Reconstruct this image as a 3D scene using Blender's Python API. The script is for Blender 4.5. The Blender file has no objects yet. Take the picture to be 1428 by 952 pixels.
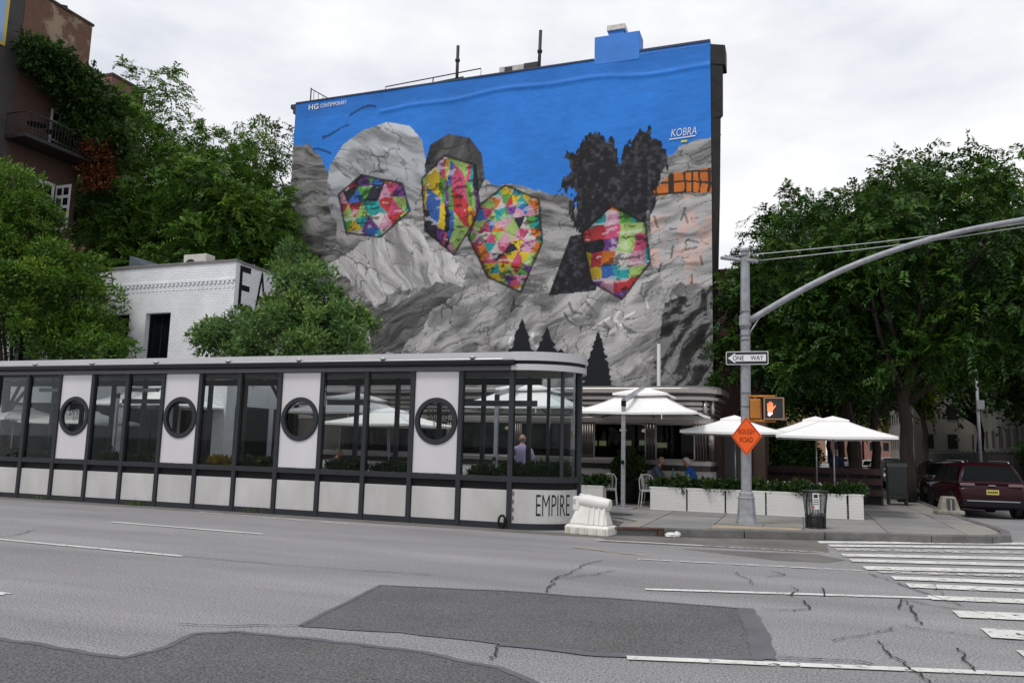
import bpy, bmesh, math, random
import numpy as np
from mathutils import Matrix, Vector
R_ = math.radians
PI = math.pi
SC = bpy.context.scene
COL = SC.collection
random.seed(7)

# ------------------------------------------------------------------ camera, sky, sun, exposure
cam_d = bpy.data.cameras.new('camera'); cam = bpy.data.objects.new('camera', cam_d); COL.objects.link(cam)
cam_d.sensor_width = 36.0
cam_d.lens = 36.0 * 1094.0 / 1428.0
cam_d.clip_start = 0.1; cam_d.clip_end = 3000
CR = ((0.940536, 0.021441, 0.339016), (0.338766, -0.132895, -0.931438), (0.025082, 0.990898, -0.132256))
cam.matrix_world = Matrix.Translation((0, 0, 1.75)) @ Matrix(CR).to_4x4()
SC.camera = cam

SUN_EL, SUN_AZ = R_(58), R_(205)          # azimuth clockwise from +Y
w = bpy.data.worlds.new('World'); SC.world = w; w.use_nodes = True
nt = w.node_tree; nt.nodes.clear()
def N(t, ty, **k):
    n = t.nodes.new(ty)
    for a, b in k.items():
        if a in n.inputs: n.inputs[a].default_value = b
        else: setattr(n, a, b)
    return n
out = N(nt, 'ShaderNodeOutputWorld'); bg = N(nt, 'ShaderNodeBackground'); bg.inputs['Strength'].default_value = 0.1
sky = N(nt, 'ShaderNodeTexSky', sky_type='NISHITA', sun_disc=False, sun_elevation=SUN_EL, sun_rotation=SUN_AZ)
tc = N(nt, 'ShaderNodeTexCoord'); mp = N(nt, 'ShaderNodeMapping'); mp.inputs['Scale'].default_value = (1.0, 1.0, 2.3)
nz = N(nt, 'ShaderNodeTexNoise'); nz.inputs['Scale'].default_value = 2.3; nz.inputs['Detail'].default_value = 6; nz.inputs['Roughness'].default_value = 0.55
rp = N(nt, 'ShaderNodeValToRGB')
rp.color_ramp.elements[0].position = 0.38; rp.color_ramp.elements[0].color = (0.69, 0.72, 0.80, 1)
rp.color_ramp.elements[1].position = 0.60; rp.color_ramp.elements[1].color = (1.0, 1.0, 1.0, 1)
e = rp.color_ramp.elements.new(0.50); e.color = (0.87, 0.88, 0.925, 1)
ml = N(nt, 'ShaderNodeVectorMath', operation='SCALE'); ml.inputs['Scale'].default_value = 9.9
mx = N(nt, 'ShaderNodeMix', data_type='RGBA'); mx.inputs[0].default_value = 0.93
L = nt.links.new
L(tc.outputs['Generated'], mp.inputs['Vector']); L(mp.outputs[0], nz.inputs['Vector']); L(nz.outputs['Fac'], rp.inputs['Fac'])
L(rp.outputs['Color'], ml.inputs[0]); L(sky.outputs[0], mx.inputs[6]); L(ml.outputs[0], mx.inputs[7])
L(mx.outputs[2], bg.inputs['Color']); L(bg.outputs[0], out.inputs['Surface'])

sd = bpy.data.lights.new('sun', 'SUN'); sd.energy = 1.5; sd.angle = R_(12); sd.color = (1.0, 0.965, 0.92)
sun = bpy.data.objects.new('sun', sd); COL.objects.link(sun)
sdir = Vector((math.sin(SUN_AZ) * math.cos(SUN_EL), math.cos(SUN_AZ) * math.cos(SUN_EL), math.sin(SUN_EL)))
sun.rotation_euler = sdir.to_track_quat('Z', 'Y').to_euler()
sun.location = (0, 0, 60)
SC.view_settings.view_transform = 'Standard'; SC.view_settings.look = 'None'
SC.view_settings.exposure = 0.10; SC.view_settings.gamma = 1.0
SC.view_settings.use_curve_mapping = False
SC.render.engine = 'CYCLES'
SC.cycles.max_bounces = 8; SC.cycles.transparent_max_bounces = 24

# ------------------------------------------------------------------ materials
MATS = {}
def mat(name, col, rough=0.7, metal=0.0, nscale=0, namt=0.0, bump=0.0, bscale=None, emit=None, estr=0, spec=0.5, coat=0.0, stretch=None, col2=None, fine=0.0, fscale=None):
    """principled material; optional noise variation towards col2 (or darker/lighter), fine grain and bump"""
    if name in MATS: return MATS[name]
    m = bpy.data.materials.new(name); m.use_nodes = True; t = m.node_tree; b = t.nodes['Principled BSDF']
    b.inputs['Base Color'].default_value = (*col, 1); b.inputs['Roughness'].default_value = rough; b.inputs['Metallic'].default_value = metal
    b.inputs['Specular IOR Level'].default_value = spec
    if coat: b.inputs['Coat Weight'].default_value = coat; b.inputs['Coat Roughness'].default_value = 0.05
    if emit: b.inputs['Emission Color'].default_value = (*emit, 1); b.inputs['Emission Strength'].default_value = estr
    if nscale:
        tc = N(t, 'ShaderNodeTexCoord'); mp = N(t, 'ShaderNodeMapping')
        if stretch: mp.inputs['Scale'].default_value = stretch
        t.links.new(tc.outputs['Object'], mp.inputs['Vector'])
        n1 = N(t, 'ShaderNodeTexNoise', Scale=nscale, Detail=7.0, Roughness=0.62); t.links.new(mp.outputs[0], n1.inputs['Vector'])
        r = N(t, 'ShaderNodeValToRGB'); r.color_ramp.elements[0].position = 0.3; r.color_ramp.elements[1].position = 0.7
        c2 = col2 if col2 else tuple(min(1, c * (1 + namt)) for c in col)
        c1 = col if col2 else tuple(c * (1 - namt) for c in col)
        r.color_ramp.elements[0].color = (*c1, 1); r.color_ramp.elements[1].color = (*c2, 1)
        t.links.new(n1.outputs['Fac'], r.inputs['Fac']); src = r.outputs['Color']
        if fine:
            n2 = N(t, 'ShaderNodeTexNoise', Scale=fscale or nscale * 40, Detail=2.0); t.links.new(tc.outputs['Object'], n2.inputs['Vector'])
            r2 = N(t, 'ShaderNodeMapRange'); r2.inputs[1].default_value = 0.3; r2.inputs[2].default_value = 0.7; r2.inputs[3].default_value = 1 - fine; r2.inputs[4].default_value = 1 + fine
            t.links.new(n2.outputs['Fac'], r2.inputs[0])
            v = N(t, 'ShaderNodeVectorMath', operation='SCALE'); t.links.new(src, v.inputs[0]); t.links.new(r2.outputs[0], v.inputs['Scale']); src = v.outputs[0]
        t.links.new(src, b.inputs['Base Color'])
        if bump:
            bp = N(t, 'ShaderNodeBump', Strength=bump, Distance=0.02)
            n3 = N(t, 'ShaderNodeTexNoise', Scale=bscale or nscale * 8, Detail=4.0); t.links.new(tc.outputs['Object'], n3.inputs['Vector'])
            t.links.new(n3.outputs['Fac'], bp.inputs['Height']); t.links.new(bp.outputs[0], b.inputs['Normal'])
    MATS[name] = m
    return m

def leaf_mat(name, dark, light, trans=0.35):
    trans *= .7
    m = bpy.data.materials.new(name); m.use_nodes = True; t = m.node_tree; b = t.nodes['Principled BSDF']; o = t.nodes['Material Output']
    at = N(t, 'ShaderNodeAttribute', attribute_name='tint')
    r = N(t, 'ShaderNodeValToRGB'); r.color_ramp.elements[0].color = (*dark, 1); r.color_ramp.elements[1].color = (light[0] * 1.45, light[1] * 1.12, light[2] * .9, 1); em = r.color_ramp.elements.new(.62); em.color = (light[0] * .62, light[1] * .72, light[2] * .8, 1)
    t.links.new(at.outputs['Fac'], r.inputs['Fac']); t.links.new(r.outputs[0], b.inputs['Base Color'])
    b.inputs['Roughness'].default_value = 0.42; b.inputs['Specular IOR Level'].default_value = 0.2
    tr = N(t, 'ShaderNodeBsdfTranslucent'); mx = N(t, 'ShaderNodeMixShader'); mx.inputs[0].default_value = trans
    t.links.new(r.outputs[0], tr.inputs['Color']); t.links.new(b.outputs[0], mx.inputs[1]); t.links.new(tr.outputs[0], mx.inputs[2]); t.links.new(mx.outputs[0], o.inputs['Surface'])
    MATS[name] = m; return m

def glass_mat(name, tint=(0.86, 0.89, 0.88), ior=1.4, rough=0.02):
    m = bpy.data.materials.new(name); m.use_nodes = True; t = m.node_tree; t.nodes.remove(t.nodes['Principled BSDF']); o = t.nodes['Material Output']
    fr = N(t, 'ShaderNodeFresnel'); fr.inputs['IOR'].default_value = ior
    a = N(t, 'ShaderNodeBsdfTransparent'); a.inputs['Color'].default_value = (*tint, 1)
    g = N(t, 'ShaderNodeBsdfGlossy'); g.inputs['Roughness'].default_value = rough
    mx = N(t, 'ShaderNodeMixShader')
    t.links.new(fr.outputs[0], mx.inputs[0]); t.links.new(a.outputs[0], mx.inputs[1]); t.links.new(g.outputs[0], mx.inputs[2]); t.links.new(mx.outputs[0], o.inputs['Surface'])
    MATS[name] = m; return m

def paint_mat(name, col, wear=0.42, scale=9.0):
    """worn road paint: noise-shaped holes show the asphalt beneath"""
    m = bpy.data.materials.new(name); m.use_nodes = True; t = m.node_tree; b = t.nodes['Principled BSDF']; o = t.nodes['Material Output']
    b.inputs['Roughness'].default_value = 0.7
    tc = N(t, 'ShaderNodeTexCoord')
    n2 = N(t, 'ShaderNodeTexNoise', Scale=1.7, Detail=5.0); t.links.new(tc.outputs['Object'], n2.inputs['Vector'])
    rr = N(t, 'ShaderNodeValToRGB'); rr.color_ramp.elements[0].color = (*[c * .72 for c in col], 1); rr.color_ramp.elements[1].color = (*col, 1)
    rr.color_ramp.elements[0].position = .3; rr.color_ramp.elements[1].position = .65
    t.links.new(n2.outputs['Fac'], rr.inputs['Fac']); t.links.new(rr.outputs[0], b.inputs['Base Color'])
    n1 = N(t, 'ShaderNodeTexNoise', Scale=scale, Detail=9.0, Roughness=0.72); t.links.new(tc.outputs['Object'], n1.inputs['Vector'])
    r = N(t, 'ShaderNodeMapRange'); r.inputs[1].default_value = wear - 0.05; r.inputs[2].default_value = wear + 0.03
    t.links.new(n1.outputs['Fac'], r.inputs[0])
    tr = N(t, 'ShaderNodeBsdfTransparent'); mx = N(t, 'ShaderNodeMixShader')
    t.links.new(r.outputs[0], mx.inputs[0]); t.links.new(tr.outputs[0], mx.inputs[1]); t.links.new(b.outputs[0], mx.inputs[2]); t.links.new(mx.outputs[0], o.inputs['Surface'])
    MATS[name] = m; return m

def brick_mat(name, c1, c2, mortar, scale=1.0, bw=0.22, bh=0.072, rough=0.85, bump=0.5, axis='x', blotch=None):
    m = bpy.data.materials.new(name); m.use_nodes = True; t = m.node_tree; b = t.nodes['Principled BSDF']; b.inputs['Roughness'].default_value = rough
    tc = N(t, 'ShaderNodeTexCoord'); sp = N(t, 'ShaderNodeSeparateXYZ'); cb = N(t, 'ShaderNodeCombineXYZ')
    t.links.new(tc.outputs['Object'], sp.inputs[0]); ad = N(t, 'ShaderNodeMath', operation='ADD')
    t.links.new(sp.outputs['X'], ad.inputs[0]); t.links.new(sp.outputs['Y'], ad.inputs[1])
    t.links.new(ad.outputs[0], cb.inputs['X']); t.links.new(sp.outputs['Z'], cb.inputs['Y'])
    br = N(t, 'ShaderNodeTexBrick'); br.inputs['Scale'].default_value = scale; br.inputs['Brick Width'].default_value = bw; br.inputs['Row Height'].default_value = bh
    br.inputs['Mortar Size'].default_value = 0.009; br.inputs['Color1'].default_value = (*c1, 1); br.inputs['Color2'].default_value = (*c2, 1); br.inputs['Mortar'].default_value = (*mortar, 1)
    t.links.new(cb.outputs[0], br.inputs['Vector'])
    n1 = N(t, 'ShaderNodeTexNoise', Scale=0.9, Detail=8.0, Roughness=0.65); t.links.new(tc.outputs['Object'], n1.inputs['Vector'])
    r = N(t, 'ShaderNodeMapRange'); r.inputs[1].default_value = .3; r.inputs[2].default_value = .7; r.inputs[3].default_value = .86; r.inputs[4].default_value = 1.08
    t.links.new(n1.outputs['Fac'], r.inputs[0])
    v = N(t, 'ShaderNodeVectorMath', operation='SCALE'); t.links.new(br.outputs['Color'], v.inputs[0]); t.links.new(r.outputs[0], v.inputs['Scale'])
    src = v.outputs[0]
    if blotch:
        n2 = N(t, 'ShaderNodeTexNoise', Scale=0.8, Detail=9.0, Roughness=0.72); t.links.new(tc.outputs['Object'], n2.inputs['Vector'])
        r2 = N(t, 'ShaderNodeMapRange'); r2.inputs[1].default_value = .52; r2.inputs[2].default_value = .60; t.links.new(n2.outputs['Fac'], r2.inputs[0])
        mm = N(t, 'ShaderNodeMix', data_type='RGBA'); t.links.new(r2.outputs[0], mm.inputs[0]); t.links.new(src, mm.inputs[6]); mm.inputs[7].default_value = (*blotch, 1); src = mm.outputs[2]
    t.links.new(src, b.inputs['Base Color'])
    bp = N(t, 'ShaderNodeBump', Strength=bump, Distance=0.01); bp.invert = True; t.links.new(br.outputs['Fac'], bp.inputs['Height']); t.links.new(bp.outputs[0], b.inputs['Normal'])
    MATS[name] = m; return m

M_asphalt = mat('asphalt', (0.235, 0.229, 0.233), 0.9, nscale=0.8, namt=0.22, bump=0.35, bscale=90, fine=0.55, fscale=48, stretch=(.16, 1, 1))
M_patch = mat('asphalt_new', (0.105, 0.101, 0.103), 0.88, nscale=0.9, namt=0.16, bump=0.5, bscale=90, fine=0.65, fscale=48)
M_tar = mat('tar', (0.108, 0.108, 0.118), 0.6, nscale=3, namt=0.2)
M_crack = mat('crack', (0.022, 0.021, 0.02), 0.95)
M_gutter = mat('gutter_asphalt', (0.135, 0.127, 0.118), 0.9, nscale=1.2, namt=0.25, fine=0.2)
M_white_paint = paint_mat('road_paint', (0.72, 0.71, 0.68))
M_worn_paint = paint_mat('road_paint_worn', (0.62, 0.61, 0.58), wear=0.5)
M_ochre_paint = paint_mat('road_paint_ochre', (0.42, 0.36, 0.24), wear=0.53)
M_conc = mat('concrete', (0.23, 0.225, 0.215), 0.9, nscale=0.8, namt=0.2, bump=0.2, bscale=60, fine=0.12)
M_conc2 = mat('concrete_b', (0.20, 0.195, 0.19), 0.9, nscale=0.9, namt=0.2, bump=0.2, bscale=60, fine=0.12)
M_conc3 = mat('concrete_c', (0.26, 0.245, 0.22), 0.9, nscale=0.9, namt=0.18, bump=0.2, bscale=60, fine=0.12)
M_kerb = mat('kerb_stone', (0.13, 0.127, 0.122), 0.85, nscale=2.5, namt=0.3, bump=0.3, fine=0.2)
M_frame = mat('dark_grey_frame', (0.028, 0.030, 0.035), 0.5, nscale=2, namt=0.12, spec=.25)
M_frame_lt = mat('header_grey', (0.115, 0.115, 0.118), 0.5, nscale=2, namt=0.1)
M_black = mat('black_matte', (0.009, 0.009, 0.010), 0.6, spec=.2)
M_gloss_black = mat('black_gloss', (0.010, 0.010, 0.012), 0.4, spec=.2)
M_panel = mat('white_panel', (0.62, 0.60, 0.61), 0.45, nscale=1.1, namt=0.05, stretch=(1, 1, 0.35), bump=0.03)
M_panel_low = mat('white_panel_grubby', (0.43, 0.415, 0.40), 0.5, nscale=1.3, namt=0.1, stretch=(1, 1, .45), col2=(0.56, 0.55, 0.545))
M_fascia = mat('fascia_white', (0.52, 0.515, 0.525), 0.4, nscale=0.8, namt=0.07)
M_ceil = mat('ceiling_taupe', (0.24, 0.215, 0.185), 0.8, nscale=1, namt=0.1)
M_white = mat('white_paint', (0.74, 0.73, 0.71), 0.5, nscale=2, namt=0.05)
M_canvas = mat('white_canvas', (0.80, 0.79, 0.775), 0.85, nscale=1.2, namt=0.035, bump=0.1, bscale=5)
M_alu = mat('aluminium', (0.42, 0.43, 0.45), 0.38, metal=0.7, nscale=4, namt=0.1)
M_galv = mat('galvanised_steel', (0.29, 0.30, 0.325), 0.55, metal=0.25, nscale=7, namt=0.22, bump=0.08)
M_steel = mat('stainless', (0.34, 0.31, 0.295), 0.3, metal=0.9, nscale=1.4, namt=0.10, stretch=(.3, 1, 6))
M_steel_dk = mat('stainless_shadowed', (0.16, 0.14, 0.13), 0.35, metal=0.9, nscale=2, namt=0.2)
M_enamel = mat('black_enamel', (0.022, 0.018, 0.018), 0.2)
M_glass = glass_mat('window_glass', (0.87, 0.90, 0.90), 1.2)
M_glass_dk = glass_mat('dark_glass', (0.30, 0.31, 0.32), 1.22)
M_carglass = mat('car_glass', (0.005, 0.006, 0.007), 0.15, spec=0.1)
M_bark = mat('bark', (0.036, 0.027, 0.020), 0.95, nscale=4, namt=0.4, bump=1.0, bscale=14, stretch=(1, 1, .25))
M_wood = mat('dark_wood', (0.05, 0.028, 0.018), 0.6, nscale=3, namt=0.3, stretch=(1, 1, .2))
M_skin = mat('skin', (0.40, 0.20, 0.14), 0.55, nscale=9, namt=0.1)
M_rubber = mat('rubber', (0.012, 0.012, 0.012), 0.8)
M_mural_brick = None
# ------------------------------------------------------------------ helpers
ORG = {}
def tag(o, label=None, cat=None, group=None, kind=None):
    if label: o['label'] = label
    if cat: o['category'] = cat
    if group: o['group'] = group
    if kind: o['kind'] = kind
    return o
def thing(name, label, cat, loc=(0, 0, 0), rz=0.0, group=None):
    o = bpy.data.objects.new(name, None); COL.objects.link(o); o.empty_display_size = 0.2
    o.location = loc; o.rotation_euler = (0, 0, rz); ORG[o.name] = Vector((0, 0, 0)) if rz else Vector(loc)
    return tag(o, label, cat, group)
class MB:
    def __init__(s): s.v = []; s.f = []; s.mi = []; s.cur = 0
    def add(s, vs, fs):
        b = len(s.v); s.v += [tuple(v) for v in vs]; s.f += [tuple(b + i for i in f) for f in fs]; s.mi += [s.cur] * len(fs); return s
    def box(s, x0, x1, y0, y1, z0, z1):
        return s.add([(x0, y0, z0), (x1, y0, z0), (x1, y1, z0), (x0, y1, z0), (x0, y0, z1), (x1, y0, z1), (x1, y1, z1), (x0, y1, z1)],
                     [(0, 3, 2, 1), (4, 5, 6, 7), (0, 1, 5, 4), (1, 2, 6, 5), (2, 3, 7, 6), (3, 0, 4, 7)])
    def obox(s, c, ax, ay, az, hx, hy, hz):
        c = Vector(c); ax = Vector(ax).normalized() * hx; ay = Vector(ay).normalized() * hy; az = Vector(az).normalized() * hz
        vs = [c + ax * a + ay * b + az * d for d in (-1, 1) for a, b in ((-1, -1), (1, -1), (1, 1), (-1, 1))]
        return s.add(vs, [(0, 3, 2, 1), (4, 5, 6, 7), (0, 1, 5, 4), (1, 2, 6, 5), (2, 3, 7, 6), (3, 0, 4, 7)])
    def bar(s, a, b, wx, wz=None):
        a = Vector(a); b = Vector(b); d = b - a; l = d.length; d.normalize()
        up = Vector((0, 0, 1)) if abs(d.z) < .95 else Vector((1, 0, 0))
        x = d.cross(up).normalized(); z = x.cross(d)
        return s.obox((a + b) / 2, x, d, z, wx / 2, l / 2, (wz or wx) / 2)
    def tube(s, pts, r, n=8, cap=True):
        pts = [Vector(p) for p in pts]; k = len(pts); rs = r if isinstance(r, (list, tuple)) else [r] * k
        ref = None; rings = []
        for i, p in enumerate(pts):
            d = (pts[min(i + 1, k - 1)] - pts[max(i - 1, 0)]).normalized()
            if ref is None: ref = Vector((0, 0, 1)) if abs(d.z) < .9 else Vector((1, 0, 0))
            x = d.cross(ref).normalized(); y = x.cross(d).normalized(); ref = y
            rings.append([p + (x * math.cos(2 * PI * j / n) + y * math.sin(2 * PI * j / n)) * rs[i] for j in range(n)])
        vs = [v for q in rings for v in q]; fs = []
        for i in range(k - 1):
            for j in range(n): fs.append((i * n + j, i * n + (j + 1) % n, (i + 1) * n + (j + 1) % n, (i + 1) * n + j))
        if cap: fs.append(tuple(range(n - 1, -1, -1))); fs.append(tuple((k - 1) * n + j for j in range(n)))
        return s.add(vs, fs)
    def lathe(s, prof, n=16, c=(0, 0, 0), sy=1.0):
        vs = []; fs = []; k = len(prof)
        for r, z in prof:
            for j in range(n): vs.append((c[0] + r * math.cos(2 * PI * j / n), c[1] + sy * r * math.sin(2 * PI * j / n), c[2] + z))
        for i in range(k - 1):
            for j in range(n): fs.append((i * n + j, i * n + (j + 1) % n, (i + 1) * n + (j + 1) % n, (i + 1) * n + j))
        fs.append(tuple(range(n - 1, -1, -1))); fs.append(tuple((k - 1) * n + j for j in range(n)))
        return s.add(vs, fs)
    def prism(s, poly, z0, z1):
        n = len(poly); a = sum(poly[i][0] * poly[(i + 1) % n][1] - poly[(i + 1) % n][0] * poly[i][1] for i in range(n))
        if a < 0: poly = poly[::-1]
        vs = [(x, y, z0) for x, y in poly] + [(x, y, z1) for x, y in poly]
        fs = [tuple(range(n - 1, -1, -1)), tuple(range(n, 2 * n))] + [(i, (i + 1) % n, n + (i + 1) % n, n + i) for i in range(n)]
        return s.add(vs, fs)
    def xprism(s, poly, y0, y1):           # polygon in (x, z), extruded along y
        n = len(poly); a = sum(poly[i][0] * poly[(i + 1) % n][1] - poly[(i + 1) % n][0] * poly[i][1] for i in range(n))
        if a < 0: poly = poly[::-1]
        vs = [(x, y0, z) for x, z in poly] + [(x, y1, z) for x, z in poly]
        fs = [tuple(range(n)), tuple(range(2 * n - 1, n - 1, -1))] + [(i, n + i, n + (i + 1) % n, (i + 1) % n) for i in range(n)]
        return s.add(vs, fs)
    def sphere(s, c, rx, ry, rz, nu=12, nv=8):
        vs = [(c[0], c[1], c[2] - rz)]; fs = []
        for i in range(1, nv):
            a = PI * i / nv - PI / 2
            for j in range(nu): vs.append((c[0] + rx * math.cos(a) * math.cos(2 * PI * j / nu), c[1] + ry * math.cos(a) * math.sin(2 * PI * j / nu), c[2] + rz * math.sin(a)))
        vs.append((c[0], c[1], c[2] + rz)); t = len(vs) - 1
        for j in range(nu):
            fs.append((0, 1 + (j + 1) % nu, 1 + j)); b = 1 + (nv - 2) * nu; fs.append((t, b + j, b + (j + 1) % nu))
        for i in range(nv - 2):
            for j in range(nu): a = 1 + i * nu; fs.append((a + j, a + (j + 1) % nu, a + nu + (j + 1) % nu, a + nu + j))
        return s.add(vs, fs)
    def xf(s, m, i0=0):
        for i in range(i0, len(s.v)): s.v[i] = tuple(m @ Vector(s.v[i]))
        return s
    def mesh(s, name, mats, org=None, smooth=False):
        me = bpy.data.meshes.new(name)
        vs = s.v if org is None else [(x - org[0], y - org[1], z - org[2]) for x, y, z in s.v]
        me.from_pydata(vs, [], s.f)
        for m in (mats if isinstance(mats, (list, tuple)) else [mats]): me.materials.append(m)
        if isinstance(mats, (list, tuple)): me.polygons.foreach_set('material_index', s.mi)
        if smooth: me.polygons.foreach_set('use_smooth', [True] * len(s.f))
        me.update(); return me
    def build(s, name, mats, parent=None, smooth=False, bev=0, local=False, at=None):
        """at: for top-level meshes, origin; otherwise geometry is in world coordinates of the parent's thing"""
        org = None
        if parent is not None and not local: org = ORG.get(parent.name)
        if parent is None and at is not None: org = Vector(at)
        me = s.mesh(name, mats, org, smooth)
        o = bpy.data.objects.new(name, me); COL.objects.link(o)
        if parent is not None: o.parent = parent; ORG[o.name] = ORG.get(parent.name, Vector((0, 0, 0)))
        if parent is None and at is not None: o.location = at; ORG[o.name] = Vector(at)
        if bev:
            b = o.modifiers.new('bevel', 'BEVEL'); b.width = bev; b.segments = 2; b.limit_method = 'ANGLE'
        return o
def copy_tree(o, loc=None, rz=None, parent=None, label=None, org=True):
    c = o.copy(); COL.objects.link(c); c.parent = parent
    if loc is not None: c.location = loc
    if rz is not None: c.rotation_euler = (0, 0, rz)
    if label: c['label'] = label
    for ch in o.children: copy_tree(ch, parent=c)
    return c
def share(me, name, parent, loc=(0, 0, 0), rot=(0, 0, 0), scale=(1, 1, 1)):
    o = bpy.data.objects.new(name, me); COL.objects.link(o); o.parent = parent; o.location = loc; o.rotation_euler = rot; o.scale = scale
    return o
def text_poly(body, size=1.0, sx=1.0, bold=0.0, spacing=1.0):
    """filled flat lettering as (verts2d, faces), left-bottom at 0"""
    cu = bpy.data.curves.new('lettering', 'FONT'); cu.body = body; cu.size = size; cu.offset = bold; cu.space_character = spacing; cu.resolution_u = 3
    o = bpy.data.objects.new('lettering_tmp', cu); COL.objects.link(o)
    dg = bpy.context.evaluated_depsgraph_get(); me = o.evaluated_get(dg).to_mesh()
    vs = [(v.co.x * sx, v.co.y) for v in me.vertices]; fs = [tuple(p.vertices) for p in me.polygons]
    o.evaluated_get(dg).to_mesh_clear(); bpy.data.objects.remove(o); bpy.data.curves.remove(cu)
    x0 = min(v[0] for v in vs); y0 = min(v[1] for v in vs)
    vs = [(x - x0, y - y0) for x, y in vs]
    return vs, fs, max(v[0] for v in vs), max(v[1] for v in vs)
def text_fit(body, wdt, hgt, fn, bold=0.0):
    """lettering scaled to wdt x hgt and mapped by fn(u,v)->xyz"""
    vs, fs, w0, h0 = text_poly(body, bold=bold); m = MB()
    m.add([fn(x / w0 * wdt, y / h0 * hgt) for x, y in vs], fs); return m
def lerp(a, b, t): return a + (b - a) * t

# ---- fast leaf meshes
def quads_mesh(name, P, tint, m):
    """P: (n,4,3) float array"""
    n = len(P); me = bpy.data.meshes.new(name)
    me.vertices.add(n * 4); me.vertices.foreach_set('co', np.ascontiguousarray(P.reshape(-1), dtype=np.float32))
    me.loops.add(n * 4); me.loops.foreach_set('vertex_index', np.arange(n * 4, dtype=np.int32))
    me.polygons.add(n); me.polygons.foreach_set('loop_start', np.arange(0, n * 4, 4, dtype=np.int32))
    me.update(calc_edges=True)
    a = me.attributes.new('tint', 'FLOAT', 'FACE'); a.data.foreach_set('value', np.ascontiguousarray(np.clip(tint, 0, 1), dtype=np.float32))
    me.materials.append(m); return me
def unit(v): return v / (np.linalg.norm(v, axis=-1, keepdims=True) + 1e-9)
def leaf_quads(rng, pos, axis, nrm, ln, wd):
    """diamond leaves: pos base, axis direction, nrm face normal"""
    side = unit(np.cross(nrm, axis)); ln = ln[:, None]; wd = wd[:, None]; nn = unit(np.cross(axis, side))
    a = pos; b = pos + axis * ln * .45 + side * wd * .5 + nn * wd * .1; c = pos + axis * ln - nn * wd * .15; d = pos + axis * ln * .45 - side * wd * .5 + nn * wd * .1
    return np.stack([a, b, c, d], 1)
def lobes_leaves(rng, lobes, n, ln=0.16, wd=0.08, frond=False, nlf=12, flen=.5, droop=.35, up=.55, fill=0.45, spray=.24):
    """leaves over many lobe spheres (c,r). returns quads, tint"""
    C = np.array([l[0] for l in lobes], float); Rr = np.array([l[1] for l in lobes], float)
    if frond: n = n // nlf
    wts = Rr ** 2; idx = rng.choice(len(C), n, p=wts / wts.sum())
    d = unit(rng.normal(size=(n, 3))); d[:, 2] = np.where((d[:, 2] < -.25) & (rng.random(n) < .5), -d[:, 2], d[:, 2])
    rad = Rr[idx] * (fill + (1.22 - fill) * rng.random(n) ** .75)
    lt = rng.random(len(C))[idx]
    pos = C[idx] + d * rad[:, None] * np.array([1, 1, .85])
    # about a quarter of the leaves sit along thin outward sprays
    nt_ = max(6, n // 90); ti = rng.choice(len(C), nt_, p=wts / wts.sum()); td = unit(rng.normal(size=(nt_, 3)) + np.array([0, 0, .35])); tl = Rr[ti] * (.5 + .7 * rng.random(nt_)); ts = C[ti] + td * (Rr[ti] * .75)[:, None]
    sp = rng.random(n) < spray; k = rng.integers(0, nt_, n); u_ = rng.random(n); tp_ = ts[k] + td[k] * (tl[k] * u_)[:, None] + rng.normal(size=(n, 3)) * (.10 * Rr[ti][k])[:, None]; tp_[:, 2] -= .25 * tl[k] * u_ ** 2
    pos[sp] = tp_[sp]; d[sp] = td[k][sp]; lt = np.where(sp, np.clip(lt + .25, 0, 1), lt)
    ax = unit(d * .9 + rng.normal(size=(n, 3)) * .55 + np.array([0, 0, .1]))
    nr = unit(d * .5 + np.array([0, 0, up]) + rng.normal(size=(n, 3)) * .45)
    if not frond:
        q = leaf_quads(rng, pos, ax, nr, ln * (.45 + 1.1 * rng.random(n)), wd * (.6 + .8 * rng.random(n)))
        t = .02 + .5 * lt ** 1.3 + .38 * rng.random(n) + .14 * d[:, 2]  # crown shading painted into leaf tint: some lobes darker, upward leaves lighter
        return q, t
    side = unit(np.cross(nr, ax)); out = []; tt = []
    L0 = flen * (.6 + .7 * rng.random(n)); ft = .02 + .5 * lt ** 1.3 + .34 * rng.random(n) + .14 * d[:, 2]  # fronds too carry painted light and shade in their tint
    for k in range(nlf):
        u = (k // 2 + 1) / (nlf / 2); sgn = 1 if k % 2 else -1
        p = pos + ax * (L0 * u)[:, None]; p[:, 2] -= droop * L0 * u * u
        a = unit(side * sgn + ax * .55 + rng.normal(size=(n, 3)) * .18 + np.array([0, 0, -.25]))
        out.append(leaf_quads(rng, p, a, unit(nr + rng.normal(size=(n, 3)) * .25), ln * (.7 + .5 * rng.random(n)), wd * (.8 + .4 * rng.random(n))))
        tt.append(ft + .15 * (rng.random(n) - .5))
    return np.concatenate(out), np.concatenate(tt)
def crown_lobes(rng, c, r, n, rmin=.8, rmax=1.6, hollow=.35, flat=1.0):
    """lobes scattered through an ellipsoid crown"""
    out = []
    while len(out) < n:
        d = unit(rng.normal(size=3)); t = hollow + (1 - hollow) * rng.random() ** .5
        if d[2] < -.55: continue
        lr = rng.uniform(rmin, rmax); p = np.array(c) + d * (np.array(r) - lr * .6) * t
        out.append((p, lr))
    return out
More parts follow.
